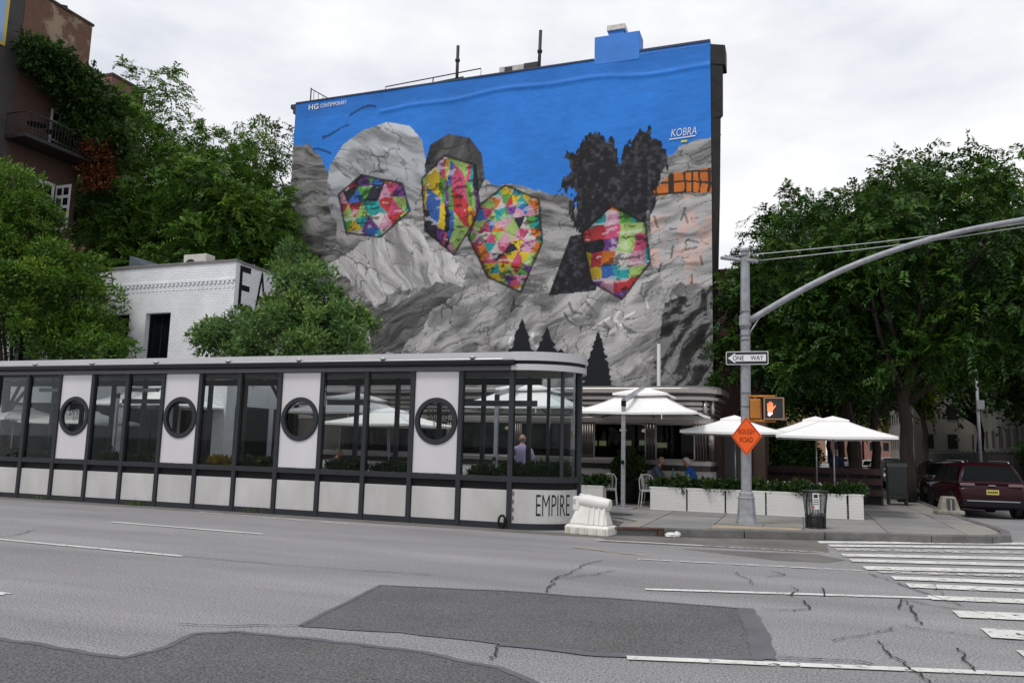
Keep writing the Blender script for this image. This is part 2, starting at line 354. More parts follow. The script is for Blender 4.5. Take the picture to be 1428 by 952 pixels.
def make_tree(name, label, base, top, lobes, mleaf, n, seed, trunk_r=.2, limbs=9, group=None, ln=.16, wd=.08, frond=False, bark=None, lean=(0, 0), **kw):
    rng = np.random.default_rng(seed); rd = random.Random(seed)
    t = thing(name, label, 'tree', base, group=group); b = Vector(base); tp = Vector(top)
    m = MB(); pts = []
    for i in range(6):
        u = i / 5; p = b.lerp(tp, u) + Vector((rd.uniform(-.12, .12), rd.uniform(-.12, .12), 0)) * (1 if 0 < i else 0); pts.append(p)
    m.tube(pts, [trunk_r * k for k in (1.35, 1.0, .92, .86, .8, .7)], 9)
    tr = m.build('trunk', bark or M_bark, t, smooth=True)
    m = MB(); order = sorted(range(len(lobes)), key=lambda i: -lobes[i][1])[:limbs]
    for i in order:
        c = Vector(lobes[i][0]); s = b.lerp(tp, rd.uniform(.72, 1)); mid = s.lerp(c, .5) + Vector((rd.uniform(-.3, .3), rd.uniform(-.3, .3), rd.uniform(.1, .5)))
        m.tube([s, s.lerp(mid, .5), mid, mid.lerp(c, .55), c], [trunk_r * .5, trunk_r * .42, trunk_r * .32, trunk_r * .2, trunk_r * .1], 6)
        for k in range(3):
            e = c + Vector((rd.uniform(-1, 1), rd.uniform(-1, 1), rd.uniform(-.4, 1))) * lobes[i][1]
            m.tube([mid.lerp(c, .5), mid.lerp(e, .6), e], [trunk_r * .2, trunk_r * .12, .012], 5)
    m.build('limbs', bark or M_bark, t, smooth=True)
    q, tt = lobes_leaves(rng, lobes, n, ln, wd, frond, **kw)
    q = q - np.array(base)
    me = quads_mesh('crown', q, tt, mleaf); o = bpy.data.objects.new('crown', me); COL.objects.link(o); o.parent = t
    return t
# ------------------------------------------------------------------ ground, road, markings
g = MB().add([(-900, -900, -.06), (900, -900, -.06), (900, 1400, -.06), (-900, 1400, -.06)], [(0, 1, 2, 3)]).build('ground', M_conc2, at=(0, 0, 0)); tag(g, kind='structure')
road = MB().add([(-160, -40, 0), (160, -40, 0), (160, 260, 0), (-160, 260, 0)], [(0, 1, 2, 3)]).build('road', M_asphalt, at=(0, 0, 0)); tag(road, kind='structure')
def sheet(name, poly, z, m, parent=road):
    n = len(poly); a = sum(poly[i][0] * poly[(i + 1) % n][1] - poly[(i + 1) % n][0] * poly[i][1] for i in range(n))
    if a < 0: poly = poly[::-1]
    return MB().add([(x, y, z) for x, y in poly], [tuple(range(n))]).build(name, m, parent)
def ribbon(name, pts, wd, z, m, parent=road, jag=0.0, sub=1, seed=0):
    rd = random.Random(seed); P = []
    for i in range(len(pts) - 1):
        for k in range(sub): P.append((lerp(pts[i][0], pts[i + 1][0], k / sub), lerp(pts[i][1], pts[i + 1][1], k / sub)))
    P.append(pts[-1])
    if jag: P = [P[0]] + [(x + rd.uniform(-jag, jag), y + rd.uniform(-jag, jag)) for x, y in P[1:-1]] + [P[-1]]
    vs = []; n = len(P)
    for i, (x, y) in enumerate(P):
        a = P[max(i - 1, 0)]; b = P[min(i + 1, n - 1)]; dx, dy = b[0] - a[0], b[1] - a[1]; l = math.hypot(dx, dy) or 1
        ww = wd * .5 * ((rd.uniform(.9, 1.1) if wd > .05 else rd.uniform(.45, 1.3)) if jag else 1)
        vs += [(x - dy / l * ww, y + dx / l * ww, z), (x + dy / l * ww, y - dx / l * ww, z)]
    fs = [(2 * i, 2 * i + 1, 2 * i + 3, 2 * i + 2) for i in range(n - 1)]
    return MB().add(vs, fs).build(name, m, parent)
PATCH_A = [(-4.49, 6.64), (-4.90, 8.91), (-3.42, 9.26), (-1.70, 9.45), (-0.58, 9.52), (-0.38, 8.27), (-0.31, 7.36), (-0.92, 7.15), (-1.61, 6.89), (-2.52, 6.86), (-3.51, 6.83)]
PATCH_B = [(-9.5, 5.2), (-6.82, 5.12), (-5.97, 5.12), (-5.09, 5.09), (-5.02, 5.44), (-5.15, 5.96), (-4.87, 6.20), (-4.00, 6.26), (-3.23, 6.30), (-2.24, 6.12), (-1.77, 5.76), (-1.2, 3.2), (-9.5, 3.2)]
sheet('asphalt_patch', PATCH_A, .004, M_patch); sheet('asphalt_patch', PATCH_B, .004, M_patch)
ribbon('tar_seam', PATCH_A + [PATCH_A[0]], .055, .008, M_tar, jag=.02, sub=4, seed=1)
ribbon('tar_seam', [(-0.60, 9.55), (-0.40, 8.3), (-0.30, 7.33)], .2, .009, M_tar, jag=.012, sub=8, seed=2)
ribbon('tar_seam', [(-.31, 7.33), (-0.92, 7.12), (-1.61, 6.86), (-2.52, 6.83)], .12, .0095, M_tar, jag=.02, sub=6, seed=21)
ribbon('tar_seam', PATCH_B[:-1], .07, .008, M_tar, jag=.02, sub=5, seed=3)
sheet('gutter_strip', [(-3.58, 14.9), (-1.41, 15.2), (0.06, 15.35), (0.5, 15.6), (0.5, 17.7), (-2.0, 16.75), (-3.58, 16.1)], .004, M_gutter)
sheet('gutter_strip', [(-2.0, 14.66), (.3, 15.2), (0.72, 14.6), (0.4, 14.1), (-0.4, 13.98)], .003, M_gutter)
sheet('gutter_strip', [(-30, 15.62), (-3.6, 15.55), (-3.6, 16.06), (-30, 16.06)], .004, M_gutter)
for a, b, wd, m in [((-18, 9.76), (-8.63, 9.63), .11, 0), ((-13.26, 12.69), (-9.42, 12.56), .11, 0), ((-13.51, 15.45), (-9.08, 15.02), .12, 1), ((-10.5, 6.53), (-8.16, 6.49), .12, 0),
                    ((-1.84, 10.2), (5.2, 12.5), .12, 0), ((-1.39, 6.85), (4.2, 8.5), .12, 0), ((-3.69, 15.1), (-1.69, 15.32), .11, 0), ((-1.69, 15.32), (.6, 15.5), .1, 1), ((-2.44, 12.87), (.87, 13.39), .11, 1)]:
    ribbon('lane_marking', [a, b], wd, .012, (M_white_paint, M_worn_paint)[m])
ribbon('lane_marking', [(-3.77, 13.82), (-2.4, 13.35)], .16, .012, M_ochre_paint)
STR = [[(0.33, 17.34), (6.64, 20.82), (6.53, 20.32), (0.37, 16.96)], [(0.52, 16.85), (6.48, 19.76), (6.38, 19.31), (0.55, 16.50)], [(0.61, 16.29), (6.32, 18.72), (6.21, 18.25), (0.64, 15.90)],
       [(0.68, 15.43), (6.09, 17.68), (5.99, 17.20), (0.72, 15.04)], [(0.78, 14.73), (5.75, 16.51), (5.66, 16.09), (0.81, 14.38)], [(0.92, 13.91), (5.68, 15.77), (5.58, 15.30), (0.96, 13.52)],
       [(1.10, 13.49), (5.57, 14.97), (5.51, 14.71), (1.12, 13.27)], [(1.24, 13.00), (5.45, 14.14), (5.36, 13.75), (1.26, 12.67)], [(1.36, 12.39), (5.29, 13.35), (5.20, 12.93), (1.38, 12.03)],
       [(1.50, 11.47), (5.05, 12.41), (4.98, 12.04), (1.52, 11.16)], [(1.63, 10.51), (4.80, 11.40), (4.71, 10.87), (1.64, 10.10)], [(1.74, 9.58), (4.62, 9.99), (4.54, 9.55), (1.75, 9.14)], [(1.85, 8.66), (4.4, 8.95), (4.4, 8.5), (1.86, 8.25)]]
for i, q in enumerate(STR): sheet('crosswalk_stripe', q, .016, M_white_paint if i not in (2, 6) else M_worn_paint)
CR_ = [[(-2.90, 9.4), (-3.00, 9.98), (-3.10, 10.36), (-3.03, 10.94), (-3.05, 11.83), (-2.92, 12.42)], [(1.07, 10.32), (1.19, 11.04), (1.22, 10.62), (1.18, 10.03), (1.18, 9.49)], [(-0.10, 10.58), (-0.05, 11.03), (-0.10, 11.36)],
       [(0.28, 10.78), (0.26, 11.43)], [(-0.41, 12.61), (-0.20, 12.35), (-0.44, 12.01)], [(0.68, 8.47), (0.72, 7.93), (0.82, 7.72), (0.86, 7.46)], [(1.35, 8.50), (1.34, 7.97), (1.34, 7.66)],
       [(-0.2, 7.42), (0.07, 7.49), (0.41, 7.60), (0.57, 7.53)], [(-5.53, 6.19), (-5.00, 6.36), (-4.49, 6.64)], [(-8.63, 9.63), (-7.51, 9.61), (-6.14, 9.71), (-4.68, 9.89)], [(0.95, 13.13), (1.25, 12.40), (1.56, 11.45), (1.79, 10.91)],
       [(-2.51, 6.75), (-2.44, 6.45), (-2.40, 6.3)], [(0.03, 10.34), (0.09, 9.82), (-0.09, 9.64), (-0.4, 9.58)], [(-12.68, 9.84), (-12.84, 10.36), (-13.31, 11.02)], [(-3.1, 10.36), (-2.75, 10.9), (-2.5, 11.5)],
       [(1.19, 11.04), (1.55, 10.7), (1.9, 10.5)], [(.86, 7.46), (.95, 7.1), (.9, 6.7)]]
for i, c in enumerate(CR_): ribbon('crack', c, .02, .018, M_crack, jag=.028, sub=5, seed=30 + i)
rdk = random.Random(55)
for i in range(7):
    x, y = [(-5.5, 11.6), (-1.2, 8.4), (.9, 9.2), (2.0, 9.0), (-.6, 11.2), (1.7, 11.5), (-7, 8)][i]; P = [(x, y)]
    a = rdk.uniform(0, 6.28)
    for k in range(4): a += rdk.uniform(-.6, .6); P.append((P[-1][0] + .28 * math.cos(a), P[-1][1] + .28 * math.sin(a)))
    if i in (2, 3, 4, 5): ribbon('crack', P, .014, .018, M_crack, jag=.03, sub=4, seed=70 + i)

# ------------------------------------------------------------------ pavement with slabs and kerb stones
ZP = .16
KL = [(-3.62, 16.12), (-2.6, 16.5), (0.5, 17.7), (2.55, 18.35), (3.75, 18.95), (4.2, 19.5), (4.38, 20.4), (4.38, 21.6), (4.28, 23.5), (4.2, 26), (4.2, 150)]
PAVE = [(-60, 18.35), (-4.3, 18.35), (-3.85, 17.9), (-3.75, 16.4)] + KL[1:] + [(-60, 150)]
base = MB().prism([(-60, 18.4), (-4.2, 18.4), (-3.7, 17.9), (-3.55, 16.3), (-2.6, 16.62), (0.45, 17.82), (2.5, 18.47), (3.68, 19.05), (4.08, 19.55), (4.25, 20.4), (4.25, 21.6), (4.15, 23.5), (4.08, 26), (4.08, 150), (-60, 150)], -.02, .125).build('pavement', M_conc, at=(0, 0, 0)); tag(base, kind='structure')
def clip(poly, axis, val, keep_gt):
    o = []; n = len(poly)
    for i in range(n):
        a = poly[i]; b = poly[(i + 1) % n]; ia = (a[axis] > val) == keep_gt; ib = (b[axis] > val) == keep_gt
        if ia: o.append(a)
        if ia != ib:
            t = (val - a[axis]) / (b[axis] - a[axis]); o.append((lerp(a[0], b[0], t), lerp(a[1], b[1], t)))
    return o
INN = [(-30, 18.62), (-4.0, 18.62), (-3.42, 18.0), (-3.38, 16.48), (-2.6, 16.75), (0.42, 17.95), (2.45, 18.6), (3.6, 19.18), (3.98, 19.65), (4.12, 20.4), (4.12, 21.6), (4.02, 23.5), (3.95, 26), (3.95, 44), (-30, 44)]
rds = random.Random(4)
xs = [-30, -25, -20, -15.4, -11.2, -8.2, -6.5, -4.9, -3.1, -1.75, .1, 1.75, 3.3, 4.3]; ys = [16.2, 18.62, 20.2, 21.8, 23.4, 25.1, 27.5, 30.5, 34, 39, 44]
for i in range(len(xs) - 1):
    for j in range(len(ys) - 1):
        p = INN
        for ax, v, k in ((0, xs[i] + .012, True), (0, xs[i + 1] - .012, False), (1, ys[j] + .012, True), (1, ys[j + 1] - .012, False)):
            p = clip(p, ax, v, k)
            if len(p) < 3: break
        if len(p) < 3: continue
        z = ZP + rds.uniform(-.004, .004)
        MB().prism(p, .1, z).build('paving_slab', rds.choice([M_conc, M_conc, M_conc2, M_conc3]), base)
# kerb stones along the edge
def offset_line(pts, d):
    o = []
    for i in range(len(pts)):
        a = pts[max(i - 1, 0)]; b = pts[min(i + 1, len(pts) - 1)]; dx, dy = b[0] - a[0], b[1] - a[1]; l = math.hypot(dx, dy)
        o.append((pts[i][0] - dy / l * d, pts[i][1] + dx / l * d))
    return o
def resample(pts, step):
    o = [pts[0]]; acc = 0
    for i in range(len(pts) - 1):
        l = math.dist(pts[i], pts[i + 1]); n = max(1, round(l / step))
        for k in range(1, n + 1): o.append((lerp(pts[i][0], pts[i + 1][0], k / n), lerp(pts[i][1], pts[i + 1][1], k / n)))
    return o
kl = resample(KL[:-1] + [(4.2, 44)], 1.7); ki = offset_line(kl, .19)
for i in range(len(kl) - 1):
    a, b, c, d = kl[i], kl[i + 1], ki[i + 1], ki[i]; e = .012 / max(math.dist(a, b), .1)
    q = [(lerp(a[0], b[0], e), lerp(a[1], b[1], e)), (lerp(b[0], a[0], e), lerp(b[1], a[1], e)), (lerp(c[0], d[0], e), lerp(c[1], d[1], e)), (lerp(d[0], c[0], e), lerp(d[1], c[1], e))]
    if i == 0: continue
    MB().prism(q, 0, ZP + .004 + rds.uniform(-.004, .005)).build('kerb_stone', M_kerb, base, bev=.015)
# storm drain: iron-faced opening in the first kerb length
dr = thing('storm_drain', 'rusty iron storm drain opening in the kerb beside the white barrier', 'drain', (-3.1, 16.2, 0))
M_rust = mat('rusty_iron', (0.09, 0.045, 0.03), 0.85, nscale=6, namt=.4, bump=.3)
a, b = kl[0], kl[1]; c, d = ki[1], ki[0]
MB().prism([a, b, c, d], .128, ZP + .004).build('drain_lid', M_rust, dr, bev=.01)
MB().prism([(lerp(a[0], b[0], .9), lerp(a[1], b[1], .9)), b, c, (lerp(d[0], c[0], .9), lerp(d[1], c[1], .9))], 0, .126).build('drain_cheek', M_rust, dr)
ofs = offset_line([a, b], .15); ofs2 = offset_line([a, b], .19)
MB().prism([ofs[0], (lerp(ofs[0][0], ofs[1][0], .88), lerp(ofs[0][1], ofs[1][1], .88)), (lerp(ofs2[0][0], ofs2[1][0], .88), lerp(ofs2[0][1], ofs2[1][1], .88)), ofs2[0]], 0.002, .126).build('drain_mouth', M_black, dr)
# flat iron hatch in the pavement
h = MB().prism([(-4.35 + .62 * math.cos(t / 10 * 2 * PI) * .9, 19.4 + .42 * math.sin(t / 10 * 2 * PI)) for t in range(10)], ZP + .004, ZP + .012)
h = h.build('utility_hatch', mat('hatch_iron', (.07, .065, .06), .8, nscale=5, namt=.3), at=(0, 0, 0)); tag(h, 'dark round iron utility cover set in the pavement behind the white barrier', 'manhole cover')
tp = MB().prism([(-1.75, 17.2), (.05, 17.85), (.05, 18.35), (-1.75, 17.9)], ZP + .002, ZP + .008).build('warning_strip', mat('tan_concrete', (.33, .27, .19), .9, nscale=1.5, namt=.25), base)

# ------------------------------------------------------------------ dining enclosure along the kerb lane
EN = thing('dining_enclosure', 'long white and grey glazed dining enclosure with portholes and a curved end', 'dining enclosure', (-14, 16.1, 0))
YF, YB = 16.1, 18.2
XP = [-5.83 - 1.204 * i for i in range(17)]         # post positions, right to left
def P(name, m, mats, par=EN, **k): return m.build(name, mats, par, **k)
for x in XP:
    P('post', MB().box(x - .055, x + .055, YF - .04, YF + .09, 0, 3.40), M_frame, bev=.006)
for i in range(len(XP) - 1):
    x1, x0 = XP[i] - .055, XP[i + 1] + .055
    P('base_panel', MB().box(x0 + .012, x1 - .012, YF + .0, YF + .05, .13, .815), M_panel_low, bev=.006)
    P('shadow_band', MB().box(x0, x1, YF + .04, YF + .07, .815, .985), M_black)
    P('bottom_rail', MB().box(x0, x1, YF - .02, YF + .07, 0, .12), M_frame)
    P('sill_rail', MB().box(x0, x1, YF - .035, YF + .1, .985, 1.105), M_frame, bev=.006)
    xm = (x0 + x1) / 2
    if i % 3 == 1:
        # solid panel with a porthole opening
        m = MB(); n = 32; zc, ro = 2.27, .44
        rect = [];
        for k in range(n):
            a = 2 * PI * k / n; dx, dz = math.cos(a), math.sin(a)
            hx = (x1 - x0) / 2 - .004; up = 3.385 - zc; dn = zc - 1.115
            t = min(hx / abs(dx) if abs(dx) > 1e-6 else 9, (up if dz > 0 else dn) / abs(dz) if abs(dz) > 1e-6 else 9); rect.append((xm + dx * t, zc + dz * t))
        for cx, cz in ((x0 + .004, 3.385), (x1 - .004, 3.385), (x1 - .004, 1.115), (x0 + .004, 1.115)):
            k = min(range(n), key=lambda q: (rect[q][0] - cx) ** 2 + (rect[q][1] - cz) ** 2); rect[k] = (cx, cz)
        vs = []
        for y in (YF + .005, YF + .055):
            vs += [(xm + ro * math.cos(2 * PI * k / n), y, zc + ro * math.sin(2 * PI * k / n)) for k in range(n)] + [(p[0], y, p[1]) for p in rect]
        fs = []
        for k in range(n):
            q = (k + 1) % n; fs += [(k, n + k, n + q, q), (2 * n + k, 2 * n + q, 3 * n + q, 3 * n + k), (k, q, 2 * n + q, 2 * n + k), (n + k, 3 * n + k, 3 * n + q, n + q)]
        P('porthole_panel', m.add(vs, fs), M_panel)
        m = MB(); pr = [(.42, -.03), (.42, .07), (.53, .07), (.53, .0), (.515, -.03)]
        for k in range(40):
            a = 2 * PI * k / 40; m.v += [(xm + r * math.cos(a), YF + dy, zc + r * math.sin(a)) for r, dy in pr]
        for k in range(40):
            for j in range(5): m.f.append((k * 5 + j, ((k + 1) % 40) * 5 + j, ((k + 1) % 40) * 5 + (j + 1) % 5, k * 5 + (j + 1) % 5)); m.mi.append(0)
        pt = P('porthole', m, M_frame, smooth=False)
        m = MB(); vs = [(xm + .43 * math.cos(2 * PI * k / 40), YF + .03, zc + .43 * math.sin(2 * PI * k / 40)) for k in range(40)]
        m.add(vs, [tuple(range(40))]).build('glass', M_glass, pt)
        if i in (1, 10):
            text_fit('EMPIRE', .52, .22, lambda u, v: (xm + .28 - u, YF + .036, zc + .02 + v)).build('lettering', M_black, pt)
            text_fit('DINER', .34, .12, lambda u, v: (xm + .24 - u, YF + .036, zc - .14 + v)).build('lettering', M_black, pt)
    else:
        P('glass_pane', MB().box(x0 + .004, x1 - .004, YF + .03, YF + .038, 1.105, 3.40), M_glass)
        P('pane_beading', MB().box(x0, x1, YF + .02, YF + .06, 3.33, 3.40), M_frame)
X0, X1 = XP[-1] - .1, -5.83
P('header_rail', MB().box(X0, X1 + .07, YF - .05, YF + .1, 3.40, 3.50), M_frame_lt)
P('gutter', MB().box(X0, X1 + .10, YF - .17, YF + .02, 3.505, 3.62), M_gloss_black, bev=.02)
P('conduit', MB().tube([(X0, YF - .10, 3.645), (-15, YF - .10, 3.64), (X1 - .2, YF - .10, 3.64)], .016, 6), M_alu)
# curved end
CXc, RX, RY = -5.83, 1.28, 1.05; YC = YF + RY
def arc(off, t): a = -PI / 2 + PI * t; return (CXc + (RX + off) * math.cos(a), YC + (RY + off) * math.sin(a))
def arcband(name, o0, o1, z0, z1, m, t0=0.0, t1=1.0, n=24, par=EN, **k):
    b = MB(); A = [arc(o1, lerp(t0, t1, i / n)) for i in range(n + 1)]; B = [arc(o0, lerp(t0, t1, i / n)) for i in range(n + 1)]; vs = []
    for i in range(n + 1): vs += [(*B[i], z0), (*A[i], z0), (*A[i], z1), (*B[i], z1)]
    fs = [(0, 1, 2, 3), (4 * n + 3, 4 * n + 2, 4 * n + 1, 4 * n)]
    for i in range(n):
        for j in range(4): p, q = i * 4, i * 4 + 4; fs.append((p + j, q + j, q + (j + 1) % 4, p + (j + 1) % 4))
    return P(name, b.add(vs, fs), m, par, **k)
arcband('bottom_rail', -.05, .03, 0, .13, M_frame); cp = arcband('curved_panel', -.045, .0, .13, .84, M_panel_low)
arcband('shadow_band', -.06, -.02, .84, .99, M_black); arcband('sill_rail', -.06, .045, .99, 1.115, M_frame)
for t in (0.30, .46, .72, .95):
    x, y = arc(-.02, t); P('post', MB().tube([(x, y, 1.1), (x, y, 3.4)], .045, 8), M_frame)
x, y = arc(0, .46); P('post', MB().box(x - .05, x + .06, y - .05, y + .05, 0, 3.4), M_frame)
for t0, t1 in ((0.0, .30), (.30, .46), (.46, .72), (.72, .95)):
    arcband('glass_pane', -.024, -.016, 1.115, 3.40, M_glass, t0 + .012, t1 - .012, 10)
arcband('fascia_band', -.08, .09, 3.40, 3.53, M_fascia); arcband('fascia_stripe', -.08, .06, 3.53, 3.61, M_gloss_black); arcband('fascia_band', -.08, .10, 3.61, 3.80, M_fascia)
# EMPIRE lettering wrapped on the curved panel
acc = [0]; nA = 200
for i in range(nA):
    p, q = arc(.004, i / nA), arc(.004, (i + 1) / nA); acc.append(acc[-1] + math.dist(p, q))
def on_arc(s, off):
    i = min(max(int(np.searchsorted(acc, s)) - 1, 0), nA - 1); return arc(off, (i + (s - acc[i]) / (acc[i + 1] - acc[i])) / nA)
text_fit('EMPIRE', .80, .44, lambda u, v: (*on_arc(.585 + u, .006), .30 + v), bold=-.012).build('lettering', M_black, cp)
for k in range(4):
    q = [on_arc(.07, .006), on_arc(.105, .006)]
    MB().add([(*q[0], .2 + k * .17), (*q[1], .2 + k * .17), (*q[1], .28 + k * .17), (*q[0], .28 + k * .17)], [(0, 1, 2, 3)]).build('hinge_mark', M_frame_lt, cp)
# roof and rear side
P('fascia_board', MB().box(X0, X1, YF - .06, YF + .02, 3.62, 3.80), M_fascia)
roofp = [(X0, YF + .02), (X1, YF + .02)] + [arc(.0, i / 16) for i in range(1, 16)] + [(X1, YF + 2 * RY - .0), (X0, YB)]
P('roof', MB().prism(roofp, 3.63, 3.78), M_fascia)
P('ceiling', MB().prism([(X0, YF + .12), (X1, YF + .12)] + [arc(-.1, i / 16) for i in range(1, 16)] + [(X1, YF + 2 * RY - .1), (X0, YB - .1)], 3.42, 3.60), M_ceil)
for i, x in enumerate(XP):
    if i % 1 == 0: P('rear_post', MB().box(x - .30 - .05, x - .30 + .05, YB - .05, YB + .05, 0, 3.5), M_frame)
P('rear_header', MB().box(X0, X1, YB - .06, YB + .06, 3.25, 3.42), M_frame)
for x0, x1 in ((-8.24, -5.9), (-11.8, -10.7), (-18.9, -16.5), (-21.6, -20.1)):
    P('rear_transom', MB().box(x0, x1, YB - .12, YB - .07, 2.72, 2.86), M_frame_lt)
for i in range(4): P('rear_base_panel', MB().box(XP[4 * i + 4] + .05, XP[4 * i] - .35, YB - .02, YB + .03, .05, .62), M_frame)
# heaters under the ceiling
for x in (-8.1, -11.9, -17.1, -20.6): P('ceiling_heater', MB().box(x - .45, x + .45, 17.05, 17.2, 3.0, 3.1), M_alu, bev=.02); P('hanger', MB().tube([(x, 17.12, 3.1), (x, 17.12, 3.45)], .012, 5), M_black)
# lamp clamps on the fascia
for x in (-6.75, -9.0, -11.3, -13.4, -15.7, -17.9, -20.0, -22.1):
    l = P('clamp_lamp', MB().sphere((x, YF - .1, 3.685), .075, .05, .04, 10, 6), M_alu, smooth=True); MB().box(x - .03, x + .03, YF - .13, YF - .03, 3.655, 3.672).build('bracket', M_black, l)
# planting behind the glass, one trough to a bay
ML_box = leaf_mat('boxwood_leaf', (0.010, 0.028, 0.006), (0.055, 0.10, 0.025), .2)
ML_yel = leaf_mat('yellow_flower', (0.05, 0.08, 0.01), (0.45, 0.30, 0.02), .2)
def bush_mesh(seed, lx, ly, lz, n, ln=.07, wd=.035):
    rng = np.random.default_rng(seed); lob = []
    k = max(4, int(lx / .16))
    for i in range(k): lob.append((np.array([(i + .5) / k * lx - lx / 2 + rng.uniform(-.05, .05), rng.uniform(-.3, .3) * ly, lz * rng.uniform(.2, .55)]), lz * rng.uniform(.35, .6)))
    return lobes_leaves(rng, lob, n, ln, wd, fill=.2)
bq = [bush_mesh(100 + i, 1.05, .28, .27, 1500, .10, .045) for i in range(3)]
bm_g = [quads_mesh('foliage', q, t, ML_box) for q, t in bq]; bm_y = quads_mesh('foliage', bq[0][0], bq[0][1], ML_yel)
bay = 0
LBL = ['green trough plants behind the pane beside the curved end of the enclosure', ]
nn = 0
for i in range(len(XP) - 1):
    if i % 3 == 1: continue
    xm = (XP[i] + XP[i + 1]) / 2; yel = (i == 6)
    if yel: lb_ = 'yellow flowering plants in a dark trough behind the enclosure glass'
    elif i == 0: lb_ = 'green plants in a dark trough between the curved end and the first porthole'
    else: lb_ = 'green plants in a dark trough just %s porthole %s from the curved end' % (('past', ['one', 'two', 'three', 'four', 'five', 'six'][(i - 2) // 3]) if i % 3 == 2 else ('before', ['two', 'three', 'four', 'five', 'six', 'seven'][(i - 3) // 3]))
    t = thing('plant_trough', lb_, 'planter', (xm, YF + .28, .75), group='plant troughs behind the enclosure glass')
    MB().box(xm - .52, xm + .52, YF + .14, YF + .42, .75, 1.04).build('trough', M_black, t)
    share(bm_y if yel else bm_g[nn % 3], 'foliage', t, (0, 0, .27), (0, 0, PI * (nn % 2))); nn += 1
t = thing('plant_trough', 'green plants in the curved trough behind the rounded glass end of the enclosure', 'planter', (-5.2, 16.6, .75))
arcband('trough', -.5, -.12, .75, 1.05, M_black, .02, .5, 14, par=t)
for k in range(4):
    x, y = arc(-.3, .06 + .125 * k); share(bm_g[k % 3], 'foliage', t, (x + 5.2, y - 16.6, .28), (0, 0, .5 * k), (.62, .8, 1.15))
# wheel stop / rope coil at the corner post
cw = MB(); cw.tube([(-5.95 + .07 * math.cos(a * .6), YF - .1 + .02 * math.sin(a), .16 + .13 * math.sin(a * .6)) for a in range(12)], .025, 6)
cw = cw.build('cable_coil', M_black, at=(-5.95, YF - .1, .03)); tag(cw, 'black coil of cable at the foot of the enclosure corner post', 'cable')
# ------------------------------------------------------------------ the diner
M_mbrick0 = mat('dark_render', (.05, .04, .035), .85, nscale=1, namt=.2)
DI = thing('diner_building', 'streamlined stainless steel diner with banded walls and a rounded cornice below the mural', 'diner', (-9, 25, 0))
YD = 25.0; XL, XR = -17.5, -2.45
def D(name, m, mats, par=DI, **k): return m.build(name, mats, par, **k)
def dband(name, z0, z1, out, m, xr=XR, rad=.7, bev=0.0):
    """horizontal band: front face and rounded right corner"""
    y = YD - out; p = [(XL, y)]
    for i in range(9):
        a = -PI / 2 + PI / 2 * i / 8; p.append((xr - rad + (rad + out) * math.cos(a), YD + rad + (rad + out) * math.sin(a)))
    p += [(xr + out, 27.3), (XL, 27.3)]
    return D(name, MB().prism(p, z0, z1), m, bev=bev)
dband('plinth', .12, .42, .02, M_enamel); dband('wall_base', .42, 1.12, .0, mat('diner_white_panel', (.55, .53, .51), .4, nscale=1, namt=.06))
dband('skirt_band', 1.12, 1.28, .03, M_enamel); dband('sill_band', 1.28, 1.44, .07, M_steel, bev=.015)
D('rear_block', MB().box(XL, -3.4, 29.2, 33.0, 0, 3.9), M_mbrick0); D('rear_roof', MB().box(XL, -3.4, 27.25, 29.2, 3.5, 3.9), M_mbrick0)
dband('window_head', 2.58, 2.76, .05, M_steel, bev=.01)
z = 2.76
for k, (h, o, mm) in enumerate([(.10, .02, M_enamel), (.09, .045, M_steel), (.05, .0, M_enamel), (.10, .05, M_steel), (.05, .0, M_enamel), (.11, .055, M_steel), (.05, .01, M_enamel)]):
    dband('wall_band', z, z + h, o, mm, bev=.01 if mm is M_steel else 0); z += h
dband('cornice_band', z, z + .12, .22, M_steel, rad=.8, bev=.02); z += .12
dband('cornice_gap', z, z + .09, .12, M_enamel, rad=.8); z += .09
dband('cornice_band', z, z + .17, .34, M_steel, rad=.9, bev=.03); z += .17
dband('roof', z, z + .06, .2, mat('roof_grey', (.2, .2, .2), .8), rad=.8)
ZDT = z + .06
WIN = [(-6.2, -4.5), (-4.2, -2.98), (-8.7, -6.6), (-11.1, -9.0), (-13.4, -11.4), (-15.7, -13.7)]
edges = sorted(WIN)
M_dint = mat('diner_interior', (.10, .06, .04), .7, nscale=1, namt=.3)
D('interior_floor', MB().box(XL, XR - .1, YD + .1, 29.2, .9, .95), M_dint); D('interior_back_wall', MB().box(XL, XR - .1, 29.0, 29.1, .95, 2.58), M_dint)
D('interior_end_wall', MB().box(XR - .32, XR - .28, YD + .2, 29, .95, 2.58), M_dint)
M_lamp = mat('lamp_warm', (1, .8, .5), .5, emit=(1, .80, .5), estr=2.2)
for x, y, zz, r in [(-5.7, 27.2, 2.42, .13), (-5.0, 27.6, 2.42, .13), (-7.4, 27, 2.42, .12), (-9.9, 27, 2.42, .12), (-12.4, 27, 2.42, .12)]:
    l = D('ceiling_lamp', MB().lathe([(r * .5, .05), (r, .0), (r * .9, -.05), (r * .3, -.07)], 12, (x, y, zz)), M_lamp, smooth=True)
for x0, x1, zz in [(-6.1, -5.75, 1.98), (-5.45, -5.25, 2.0), (-4.95, -4.45, 1.93), (-7.7, -7.45, 1.95), (-7.3, -7.05, 1.95), (-6.95, -6.7, 1.95)]:
    D('backlit_menu', MB().box(x0, x1, 28.9, 28.96, zz - .09, zz + .09), mat('lamp_green_white', (.8, .9, .6), .5, emit=(.75, .85, .45), estr=.8))
xprev = XL
